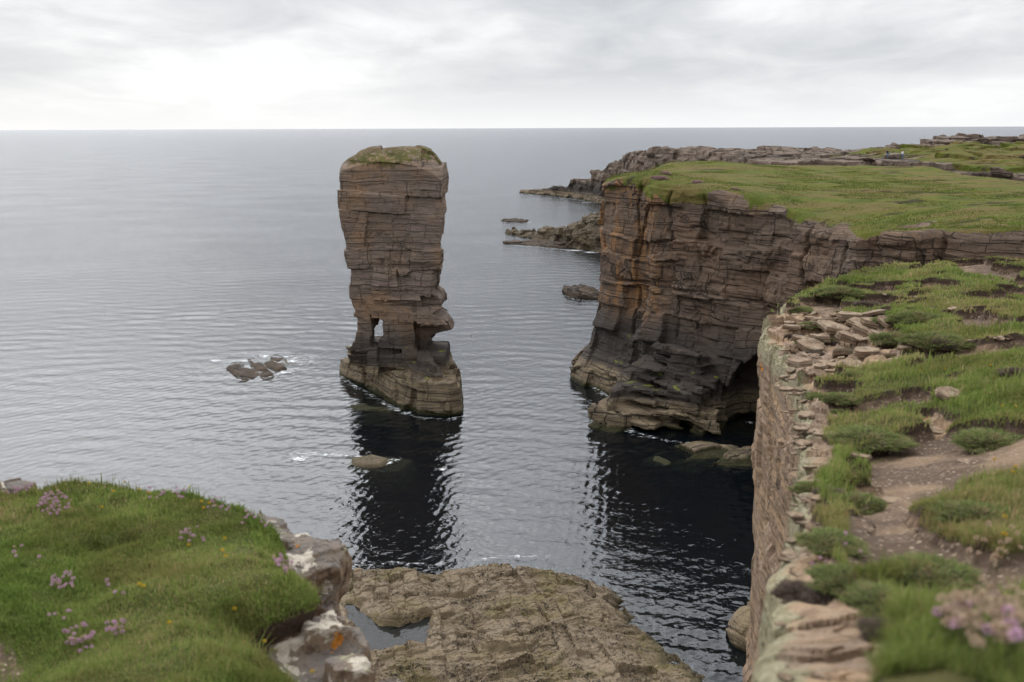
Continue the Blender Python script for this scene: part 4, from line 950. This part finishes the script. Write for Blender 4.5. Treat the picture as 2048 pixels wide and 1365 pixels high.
# ------------------------------------------------------------------ cushion plants
m_cu, g = mat('cushion_leaves')
r_ = g.attr('rnd'); rr_ = g.n('ShaderNodeObjectInfo', 4)
c = g.ramp(r_, [(0, (.07, .085, .03)), (.35, (.14, .185, .060)), (.65, (.21, .23, .09)), (.85, (.27, .20, .12)), (1, (.36, .26, .16))])
c = g.mix(g.m('MULTIPLY', rr_, .5), c, (.17, .20, .04))
g.out(g.n('ShaderNodeMixShader', 0, {0: .25, 1: g.n('ShaderNodeBsdfDiffuse', 0, {'Color': c}), 2: g.n('ShaderNodeBsdfTranslucent', 0, {'Color': c})}))
m_cd, g = mat('cushion_dead')
c = g.ramp(g.attr('rnd'), [(0, (.04, .030, .024)), (.5, (.10, .072, .055)), (1, (.20, .15, .11))])
g.out(g.bsdf(c, 1.0))
m_pt, g = mat('peat'); g.out(g.bsdf(g.mix(g.noise(g.pos(), 12, 4, .7), (.022, .016, .012), (.075, .05, .035)), 1.0))
def cushion_parts(k, n, L, W, flat):
    r = np.random.default_rng(k); v = r.normal(0, 1, (n, 3)); v[:, 2] = np.abs(v[:, 2])*1.0+.02; v /= np.linalg.norm(v, axis=1)[:, None]
    lump = 1+.55*fbm(v[:, 0]*2.6+k, v[:, 1]*2.6, v[:, 2]*2.6, 3); base = v*lump[:, None]*np.array([1, .85, flat])
    nrm = v*np.array([1, 1, 1.2]); tip = base+(nrm+np.array([0, 0, .5])+r.normal(0, .6, (n, 3)))*L*r.uniform(.5, 1.7, n)[:, None]
    sd_ = np.cross(nrm, r.normal(0, 1, (n, 3))); sd_ /= np.linalg.norm(sd_, axis=1)[:, None]+1e-6; sd_ *= W
    base2 = base*.93; V = np.stack([base2-sd_, base2+sd_, tip], 1).reshape(-1, 3); T = np.arange(3*n).reshape(-1, 3)
    rn = np.repeat(np.clip(r.beta(2, 2, n)+.3*fbm(base[:, 0]*2, base[:, 1]*2, base[:, 2], 2), 0, 1), 3)
    m1 = mesh_np('leaves', V, T, False, {'rnd': rn})
    # peaty core
    th = np.linspace(0, np.pi/2, 9); ph = np.linspace(0, 2*np.pi, 25)[:-1]; VV = []
    for a in th:
        for b_ in ph:
            d = np.array([math.cos(b_)*math.cos(a), math.sin(b_)*math.cos(a), math.sin(a)]); l_ = 1+.55*float(fbm(np.array(d[0]*2.6+k), np.array(d[1]*2.6), np.array(d[2]*2.6), 3)); VV.append(d*l_*np.array([1, .85, flat])*.94)
    VV = [(*(v_[:2]*.9), -.3) for v_ in VV[:24]]+[tuple(v_) for v_ in VV]; Q = [[l*24+j, l*24+(j+1) % 24, (l+1)*24+(j+1) % 24, (l+1)*24+j] for l in range(9) for j in range(24)]
    return m1, mesh_np('core', np.array(VV), np.array(Q), True)
CM = [cushion_parts(40+i, 7000, .085, .016, f_) for i, f_ in enumerate((.75, .6, .85))]
for a_, b_ in CM: b_.materials.append(m_pt)
CMg = [m_[0] for m_ in CM]; CMd = [m_[0].copy() for m_ in CM]
for m_ in CMg: m_.materials.append(m_cu)
for m_ in CMd: m_.materials.append(m_cd)
CU = [(1625, 652, 22, 0, 'grey-green cushion with a dark side at the upper left of the slab heap'), (1640, 670, 20, 0, 'green cushion in the middle of the three near the left of the slab heap'), (1620, 682, 24, 0, 'roundest green cushion at the lower left of the slab heap'), (1590, 668, 20, 1, 'brownish cushion left of the green ones on the slab heap'),
      (1632, 700, 22, 1, 'dark dead cushion below the green cushions on the slab heap'), (1692, 664, 20, 1, 'dark dead cushion standing in the middle of the slab heap'), (1663, 686, 12, 1, 'tiny dark cushion in the middle of the slab heap'),
      (1782, 632, 26, 0, 'dark green cushion on the soil right of the slab heap'), (1835, 626, 42, 0, 'wide grey-green cushion beside the bare soil bank'), (1790, 668, 38, 0, 'grey-green cushion at the right end of the slabs, above the brown drop'), (1870, 664, 52, 0, 'broad green turf cushion above the stony hollow'), (1885, 682, 24, 1, 'brown peaty cushion end under the broad turf cushion'),
      (1705, 745, 20, 0, 'small bright green cushion under the slab heap'), (1650, 782, 28, 0, 'green cushion on the flat rock near the lip, upper of two'), (1680, 796, 32, 0, 'grey-green cushion trailing beside the flat rock'), (1682, 818, 16, 0, 'small green tuft on brown soil above the long grass'),
      (1625, 965, 34, 0, 'bright green elongated cushion hanging toward the lip'), (1660, 975, 26, 1, 'dark brown cushion just right of the elongated green one'), (1710, 990, 44, 0, 'grey-green leafy cushion above the brown hollow'), (1660, 1062, 52, 0, 'round green tussock sitting alone on pale rock near the lip'),
      (1602, 1172, 42, 1, 'big dark-brown dead cushion on pale rock by the lip'), (1655, 1178, 40, 1, 'dark-brown dead cushion right of the biggest dead one'), (1700, 1150, 60, 0, 'green tussock above the dead cushions'), (1772, 1178, 62, 0, 'olive tussock overhanging the dark soil hollow'), (1850, 1150, 80, 0, 'largest grassy tussock, above the flowers'), (1810, 1300, 52, 0, 'green plant in front of the dark burrow at the bottom'),
      (1782, 1252, 46, 1, 'brown peaty hump over the dark burrow'), (1860, 1270, 30, 1, 'greyish dead tuft right of the dark burrow'), (1735, 600, 22, 1, 'dark peaty edge above the bare soil bank'), (1680, 580, 40, 0, 'pale green cushion on the skyline corner'), (1600, 612, 22, 0, 'yellow-green tuft at the far corner of the near cliff'), (2040, 735, 30, 1, 'dark brown tuft at the right edge of the picture'),
      (1960, 1010, 60, 0, 'green grassy mound right of the brown hollow'), (1990, 860, 60, 0, 'green mound at the right, above the brown hollow'), (1740, 850, 60, 0, 'soft green mound on the middle slope')]
ru = np.random.default_rng(9)
for i, (u, v, rp, dead, lab) in enumerate(CU):
    q_ = gpt(u, v+rp*.5); dist = float(np.linalg.norm(q_-np.array([0, 0, CAMZ]))); w_ = rp/FPX*dist
    t = empty('cushion_plant', (q_[0], q_[1], q_[2]-.01)); tag(t, lab, 'plant'); t.rotation_euler = (0, 0, ru.uniform(-.5, .5))
    k_ = i % 3; s_ = (w_*1.05, w_*1.3, w_*ru.uniform(.32, .48)); t.scale = s_
    o1 = bpy.data.objects.new('leaves', (CMd if dead else CMg)[k_]); o2 = bpy.data.objects.new('core', CM[k_][1])
    for o in (o1, o2): C.objects.link(o); o.parent = t
print('T cushions', time.time()-T0)

# ------------------------------------------------------------------ flowers
def simple(name, col, rough=.8):
    m, g = mat(name); rr_ = g.n('ShaderNodeObjectInfo', 4); g.out(g.bsdf(g.mix(rr_, tuple(k*.8 for k in col), tuple(min(1, k*1.25) for k in col)), rough)); return m
m_pk = simple('thrift_pink', (.62, .38, .50)); m_dry = simple('thrift_dry', (.56, .41, .29)); m_ye = simple('yellow_petals', (.72, .48, .02)); m_stm = simple('flower_stem', (.13, .14, .05))
def head_mesh(nm, m, r0, k):
    r = np.random.default_rng(k); n = 60; v = r.normal(0, 1, (n, 3)); v[:, 2] = v[:, 2]*.8+.25; v /= np.linalg.norm(v, axis=1)[:, None]
    sd_ = np.cross(v, r.normal(0, 1, (n, 3))); sd_ /= np.linalg.norm(sd_, axis=1)[:, None]
    b_ = v*r0*.55; V = np.stack([b_, v*r0*r.uniform(.85, 1.1, n)[:, None]+sd_*r0*.33, v*r0*r.uniform(.85, 1.1, n)[:, None]-sd_*r0*.33], 1).reshape(-1, 3)
    me = mesh_np(nm, V*np.array([1, 1, .8]), np.arange(3*n).reshape(-1, 3), False); me.materials.append(m); return me
H_pk = [head_mesh('flower_head', m_pk, .0125, i) for i in range(3)]; H_dr = [head_mesh('seed_head', m_dry, .0115, i+5) for i in range(3)]
H_ye = head_mesh('yellow_bloom', m_ye, .0115, 9)
ST = mesh_np('stem', np.array([[-.0012, 0, 0], [.0012, 0, 0], [.0009, 0, -1], [-.0009, 0, -1], [0, -.0012, 0], [0, .0012, 0], [0, .0009, -1], [0, -.0009, -1]], float), np.array([[0, 1, 2, 3], [4, 5, 6, 7]])); ST.materials.append(m_stm)
def stem_of(parent, h_):
    so = bpy.data.objects.new('stem', ST); C.objects.link(so); so.parent = parent; so.scale = (1, 1, h_); return so
rf = np.random.default_rng(21)
def zLs(x, y): return zL(np.asarray(x, float), np.asarray(y, float))
def clump(u, v, rx, ry, n, lab, zf, heads, nm='thrift_clump', hmin=.04, hmax=.09, hs=1.0, grp=None, mixh=None):
    q_ = gpt(u, v, zf); t = empty(nm, tuple(q_)); tag(t, lab, 'flowers', grp)
    for i in range(n):
        a = rf.uniform(0, 6.28); k_ = math.sqrt(rf.random()); g_ = gpt(u+rx*k_*math.cos(a), v+ry*k_*math.sin(a), zf)
        if np.hypot(*(g_[:2]-q_[:2])) > 3: continue
        if zf is zLs and poly_sd(lpx, lpy, np.array([g_[0]]), np.array([g_[1]]))[0] < .03: continue
        h_ = rf.uniform(hmin, hmax); p1 = g_+np.array([rf.normal(0, .012), rf.normal(0, .012), h_])
        hm = heads if mixh is None or rf.random() > mixh[1] else mixh[0]
        me = hm[int(rf.integers(0, len(hm)))]
        o = bpy.data.objects.new(me.name.split('.')[0], me); C.objects.link(o); o.parent = t; o.location = tuple(p1-q_)
        o.rotation_euler = (rf.normal(0, .2), rf.normal(0, .2), rf.uniform(0, 6)); s_ = hs*rf.uniform(.8, 1.2); o.scale = (s_, s_, s_); stem_of(o, h_/s_)
    return t
CL = [(112, 1022, 34, 24, 64, 'largest dome of pink thrift near the upper left of the bluff'), (380, 1088, 26, 12, 12, 'loose pink and white thrift in the middle of the bluff'), (128, 1182, 26, 14, 20, 'pink thrift clump halfway down the left of the bluff'), (165, 1295, 30, 28, 30, 'pink thrift clump at the bottom left of the bluff'),
      (232, 1276, 26, 10, 20, 'small pink thrift row just right of the bottom left clump'), (585, 1142, 44, 14, 60, 'dense pink thrift along the grassy nose below the lichened rock'), (520, 1050, 40, 22, 26, 'pink thrift on the turf beside the upper lichened rock'), (440, 1025, 40, 14, 12, 'scattered pink thrift behind the lichened rock'),
      (20, 990, 50, 10, 24, 'pink thrift in front of the rock at the far left'), (130, 1255, 40, 10, 5, 'few single pink thrift heads between the left clumps'), (230, 1200, 30, 20, 5, 'sparse thrift heads on thin stems in the lower left grass'), (350, 1000, 60, 14, 20, 'pink thrift heads along the skyline of the bluff'), (50, 1130, 50, 20, 5, 'few pale thrift heads by the left edge of the bluff')]
for u, v, rx, ry, n, lab in CL: clump(u, v, rx, ry, n, lab, zLs, H_pk, mixh=(H_dr, .12))
clump(250, 985, 200, 16, 70, 'fringe of dried thrift stalks on the skyline of the bluff', zLs, H_dr, 'dried_stalks', .05, .11, .55)
clump(1962, 1320, 74, 66, 98, 'big clump of beige dried thrift heads at the bottom right corner', zR, H_dr, 'thrift_clump', .09, .15, 1.05, mixh=(H_pk, .04))
clump(1902, 1325, 26, 44, 7, 'fresh pink thrift heads on the left side of the bottom right clump', zR, H_pk, 'thrift_clump', .08, .13, 1.0)
clump(2015, 1375, 30, 24, 7, 'pink thrift heads in the very corner at the bottom right', zR, H_pk, 'thrift_clump', .08, .13, 1.0)
clump(1980, 1140, 60, 34, 20, 'sparse beige dried thrift above the bottom right clump', zR, H_dr, 'thrift_clump', .09, .15, 1.1)
clump(1680, 1120, 70, 50, 8, 'few thrift heads around the tussocks near the lip', zR, H_pk, 'thrift_clump', .04, .07, .8)
YL = [(178, 976), (194, 974), (250, 974), (228, 997), (280, 989), (380, 987), (404, 1018), (420, 1020), (408, 1030), (205, 1025), (378, 1098), (450, 1085), (446, 1118), (452, 1128), (280, 1182), (288, 1188), (340, 1262), (470, 1235), (490, 1298), (530, 1300), (625, 1355), (300, 1000)]
YR = [(1890, 745), (1980, 738), (2012, 748), (2004, 822), (2030, 826), (1988, 932), (2030, 950), (2025, 965), (2006, 1097), (2008, 1048), (1840, 750)]
for zf, L_ in ((zLs, YL), (zR, YR)):
    for u, v in L_:
        g_ = gpt(u, v, zf); h_ = rf.uniform(.03, .06); t = empty('yellow_flower', tuple(g_))
        near_ = min(CL, key=lambda c_: (c_[0]-u)**2+(c_[1]-v)**2) if zf is zLs else None
        if near_: lb_ = 'yellow flower '+('just left of' if u < near_[0]-25 else 'just right of' if u > near_[0]+25 else 'right beside')+(' and above' if v < near_[1]-12 else ' and below' if v > near_[1]+12 else '')+' the '+' '.join(near_[5].split()[:7])
        else: lb_ = 'yellow flower on the right slope, '+('far left of its row' if u < 1900 else 'near the right edge' if u > 2008 else 'in from the right edge')+', '+('level with the upper grass' if v < 780 else 'level with the half-sunk slab' if v < 880 else 'below the brown hollow' if v > 1000 else 'beside the brown hollow')
        tag(t, lb_, 'flower', 'yellow flowers in the bluff grass' if zf is zLs else 'yellow flowers in the right grass')
        o = obj('bloom', H_ye, None, t, (0, 0, h_)); o.scale = (1.15,)*3
        stem_of(t, h_).location = (0, 0, h_)
# pink thrift and shrubs on the edge of the far headland
m_th, g = mat('distant_thrift'); g.out(g.bsdf(g.mix(g.attr('rnd'), (.16, .12, .07), (.50, .32, .36)), 1.0))
CMp = CM[1][0].copy(); CMp.materials.clear(); CMp.materials.append(m_th)
for u, v, rp, lab in [(1322, 350, 10, 'pink thrift mound above the tall crack in the headland'), (1312, 343, 7, 'purple-brown mound left of the pink mounds on the headland edge'), (1330, 341, 8, 'upper pink thrift mound on the headland edge'), (1395, 350, 8, 'pink thrift mound further right on the headland edge'), (1470, 380, 6, 'small pink thrift mound on the rock lip of the headland')]:
    q_ = P(u, v, 0.0+{1322: 141, 1312: 142, 1330: 146, 1395: 138, 1470: 130}[u]); q_[2] = float(ztop(np.array([q_[0]]), np.array([q_[1]]))[0])-.2
    w_ = rp/FPX*140; t = empty('thrift_mound', tuple(q_)); tag(t, lab, 'plant'); t.scale = (w_*1.3, w_*1.2, w_*1.1)
    for me_, nm in ((CMp, 'flowers'), (CM[1][1], 'core')): o = bpy.data.objects.new(nm, me_); C.objects.link(o); o.parent = t

# ------------------------------------------------------------------ two walkers
def skinned(name, pts, edges, rad, m, parent, sub=1):
    me = bpy.data.meshes.new(name); me.from_pydata(pts, edges, []); o = bpy.data.objects.new(name, me); C.objects.link(o); o.parent = parent
    md = o.modifiers.new('skin', 'SKIN')
    for v, r_ in zip(me.skin_vertices[0].data if me.skin_vertices else [], rad): v.radius = (r_, r_)
    if not me.skin_vertices:
        pass
    o.modifiers.new('sub', 'SUBSURF').levels = sub; o.modifiers['sub'].render_levels = sub; me.materials.append(m); return o
def ensure_skin(me, rad):
    bm_ = __import__('bmesh').new(); bm_.from_mesh(me); lay = bm_.verts.layers.skin.verify(); bm_.verts.ensure_lookup_table()
    for i, v in enumerate(bm_.verts): v[lay].radius = (rad[i], rad[i]); v[lay].use_root = (i == 0)
    bm_.to_mesh(me); bm_.free()
def skin_obj(name, pts, edges, rad, m, parent):
    me = bpy.data.meshes.new(name); me.from_pydata(pts, edges, []); ensure_skin(me, rad)
    o = bpy.data.objects.new(name, me); C.objects.link(o); o.parent = parent; o.modifiers.new('skin', 'SKIN'); s_ = o.modifiers.new('sub', 'SUBSURF'); s_.levels = 1; s_.render_levels = 1
    me.materials.append(m); return o
m_skin = simple('skin', (.45, .27, .19)); m_jean = simple('denim', (.10, .17, .27)); m_dk = simple('dark_jacket', (.02, .024, .035)); m_wh = simple('white_jacket', (.75, .75, .73)); m_hair = simple('hair', (.05, .035, .025)); m_shoe = simple('shoes', (.06, .05, .05))
def person(u, v, dist, jk, lab, lean, step, rz):
    q_ = P(u, v, dist); q_[2] = float(bz(np.array([q_[0]]), np.array([q_[1]]))[0])+.35; t = empty('person', tuple(q_)); tag(t, lab, 'person'); t.rotation_euler = (0, 0, rz)
    L = lean; s_ = step
    J = [(0, 0, .94), (L*.4, 0, 1.18), (L*.9, 0, 1.42), (L*1.05, 0, 1.53), (L*1.25, 0, 1.68), (.02, .10, .90), (s_*.5, .11, .50), (s_*.45, .11, .09), (s_*.45+.13, .11, .04), (.02, -.10, .90), (-s_*.4, -.11, .50), (-s_*.75, -.11, .09), (-s_*.75+.13, -.11, .04),
         (L*.9, .19, 1.40), (L*.9+.05, .24, 1.13), (L*.9+.20, .20, .92), (L*.9, -.19, 1.40), (L*.9-.03, -.24, 1.12), (L*.9+.10, -.22, .90)]
    E = [(0, 1), (1, 2), (2, 3), (3, 4), (0, 5), (5, 6), (6, 7), (7, 8), (0, 9), (9, 10), (10, 11), (11, 12), (2, 13), (13, 14), (14, 15), (2, 16), (16, 17), (17, 18)]
    rad = [.13, .12, .13, .055, .10, .085, .06, .04, .035, .085, .06, .04, .035, .055, .042, .032, .055, .042, .032]
    skin_obj('body', J, E, rad, m_skin, t)
    skin_obj('jacket', [J[i] for i in (0, 1, 2, 13, 14, 15, 16, 17, 18)], [(0, 1), (1, 2), (2, 3), (3, 4), (4, 5), (2, 6), (6, 7), (7, 8)], [.17, .16, .175, .085, .065, .05, .085, .065, .05], jk, t)
    skin_obj('trousers', [J[i] for i in (0, 5, 6, 7, 9, 10, 11)], [(0, 1), (1, 2), (2, 3), (0, 4), (4, 5), (5, 6)], [.155, .11, .085, .065, .11, .085, .065], m_jean, t)
    for a in (8, 12): skin_obj('shoe', [(J[a][0]-.12, J[a][1], .06), (J[a][0]+.05, J[a][1], .045)], [(0, 1)], [.055, .045], m_shoe, t)
    skin_obj('hair', [(J[4][0]-.02, 0, 1.72), (J[4][0]-.05, 0, 1.62)], [(0, 1)], [.11, .09], m_hair, t)
person(1775, 320, 193, m_dk, 'person in dark jacket and blue jeans bending forward, left of the two walkers', .22, .22, 3.4)
person(1804, 320, 193, m_wh, 'person in white top and blue jeans standing upright beside the green slope', .02, .14, .4)

# ------------------------------------------------------------------ gull over the water
m_gull = simple('gull_white', (.72, .70, .66)); m_gw = simple('gull_wing', (.22, .19, .16))
q_ = P(941, 673, 118); t = empty('gull', tuple(q_)); tag(t, 'small gull flying low over the water right of the sea stack', 'bird'); t.rotation_euler = (0, .25, .5)
skin_obj('body', [(-.22, 0, 0), (-.08, 0, .01), (.08, 0, .01), (.17, 0, .03), (.24, 0, .025)], [(0, 1), (1, 2), (2, 3), (3, 4)], [.02, .06, .055, .04, .012], m_gull, t)
for sgn in (1, -1):
    V = np.array([(.07, .04*sgn, .03), (-.07, .04*sgn, .02), (.10, .26*sgn, .16), (-.05, .26*sgn, .15), (.0, .55*sgn, .10), (-.07, .53*sgn, .09)]); V = np.concatenate([V, V-np.array([0, 0, .012])])
    F = [[0, 1, 3, 2], [2, 3, 5, 4], [8, 9, 7, 6], [10, 11, 9, 8], [0, 2, 8, 6], [2, 4, 10, 8], [1, 7, 9, 3], [3, 9, 11, 5], [4, 5, 11, 10], [0, 6, 7, 1]]
    obj('wing', mesh_np('wing', V, np.array(F)), m_gw, t)

# ------------------------------------------------------------------ surf
m_fo, g = mat('sea_foam')
oc = g.n('ShaderNodeTexCoord', 3); X, Y, Z = g.sep(oc)
rr_ = g.m('SQRT', g.m('ADD', g.m('MULTIPLY', X, X), g.m('MULTIPLY', Y, Y)))
nf = g.noise(g.pos(), 1.7, 7, .78, .8)
al = g.step(g.m('ADD', nf, g.m('MULTIPLY', g.m('SUBTRACT', .45, rr_), .34)), .50, .72)
al = g.m('MULTIPLY', al, g.step(rr_, 1.0, .75))
g.out(g.n('ShaderNodeMixShader', 0, {0: al, 1: g.n('ShaderNodeBsdfTransparent', 0), 2: g.n('ShaderNodeBsdfDiffuse', 0, {'Color': (.80, .82, .84, 1)})}))
a = np.linspace(0, 2*np.pi, 33)[:-1]; V = np.concatenate([[[0, 0, 0]], np.stack([np.cos(a), np.sin(a), a*0], 1)])
fm = mesh_np('surf_foam', V, np.array([[0, 1+i, 1+(i+1) % 32] for i in range(32)])); fm.materials.append(m_fo)
for u, v, w_, dp in [(1046, 388, 18, 5), (1172, 406, 26, 4), (1150, 501, 44, 4), (1180, 505, 30, 4), (1040, 488, 40, 2.5), (1060, 444, 20, 2), (490, 722, 16, 3), (530, 713, 22, 4), (515, 738, 20, 4), (585, 722, 34, 5), (565, 745, 24, 3), (790, 818, 26, 2.0), (812, 827, 22, 1.6), (650, 911, 14, 1.4), (775, 926, 22, 1.6),
                     (1212, 834, 24, 1.2), (1260, 862, 26, 1.2), (1165, 768, 14, 1.5), (600, 918, 50, 3), (430, 722, 30, 2.5), (1500, 845, 16, 1.5), (885, 938, 30, 1.3)]:
    q_ = PZ(u, v, .03); o = bpy.data.objects.new('surf_foam', fm); C.objects.link(o); o.location = tuple(q_); d_ = float(q_[1]); o.scale = (w_/FPX*d_, dp, 1); o.rotation_euler = (0, 0, -.15)
    tag(o, 'white surf foam around the rocks', 'foam', 'patches of surf', 'stuff')
m_fr, g = mat('wash_foam')
e_ = g.attr('edge'); nf = g.noise(g.sc(g.pos(), 1, 1.6, 1), 1.3, 7, .75, .9)
al = g.m('MULTIPLY', g.step(g.m('SUBTRACT', nf, g.m('MULTIPLY', e_, .16)), .50, .62), .85)
g.out(g.n('ShaderNodeMixShader', 0, {0: al, 1: g.n('ShaderNodeBsdfTransparent', 0), 2: g.n('ShaderNodeBsdfDiffuse', 0, {'Color': (.78, .80, .82, 1)})}))
def ribbon(pts, w0, w1):
    q_ = np.array(pts); L_ = np.concatenate([[0], np.cumsum(np.hypot(*np.diff(q_, axis=0).T))]); n = max(6, int(L_[-1]/.4)); t_ = np.linspace(0, L_[-1], n)
    x = np.interp(t_, L_, q_[:, 0]); y = np.interp(t_, L_, q_[:, 1]); dx = np.gradient(x); dy = np.gradient(y); l_ = np.hypot(dx, dy)+1e-6
    nx, ny = dy/l_, -dx/l_; wv_ = (1+.6*fbm(t_*.35, t_*0, t_*0, 3)); V = []; E = []
    for k_, (w_, e0_) in enumerate(((-w0, .8), (0, 0), (w1*.4, .2), (w1, 1.0))): V.append(np.stack([x+nx*w_*wv_, y+ny*w_*wv_, x*0+.21], 1)); E.append(np.full(n, e0_))
    V = np.concatenate(V); Q = np.concatenate([np.stack([np.arange(n-1)+k_*n, np.arange(n-1)+1+k_*n, np.arange(n-1)+1+(k_+1)*n, np.arange(n-1)+(k_+1)*n], 1) for k_ in range(3)])
    o = obj('surf_foam', mesh_np('surf_foam', V, Q, True, {'edge': np.concatenate(E)}), m_fr); tag(o, 'broken line of white wash along the foot of the rocks', 'foam', 'patches of surf', 'stuff')
for pts, w0, w1 in [([(684, 752), (700, 766), (729, 782), (757, 798), (799, 822), (839, 836), (898, 840), (928, 832)], .3, 1.6), ([(1138, 742), (1165, 762), (1205, 786), (1235, 812)], .4, 1.3), ([(1232, 836), (1270, 866), (1330, 882), (1400, 890), (1500, 905)], .5, 1.5),
                    ([(1050, 388), (1100, 393), (1150, 399), (1196, 407)], 1.5, 5), ([(1015, 491), (1060, 493), (1120, 499), (1160, 503), (1200, 507)], 1.0, 4), ([(1008, 445), (1030, 447), (1058, 446)], .6, 2.0), ([(1128, 592), (1150, 600), (1180, 603), (1200, 603)], .4, 1.2),
                    ([(440, 735), (470, 728), (500, 716), (540, 708), (580, 716), (640, 722)], 2.5, 2.8), ([(455, 752), (480, 762), (520, 760), (560, 750), (600, 738)], 1.0, 1.6), ([(480, 728), (505, 742), (530, 748)], 1.4, 1.4), ([(560, 902), (640, 908), (720, 914), (800, 922)], 1.0, 1.2),
                    ([(700, 1133), (760, 1126), (860, 1130), (930, 1128), (1000, 1113), (1100, 1115)], .3, .7)]:
    ribbon([PZ(u, v, .1)[:2] for u, v in pts], w0, w1)
print('T all', time.time()-T0)
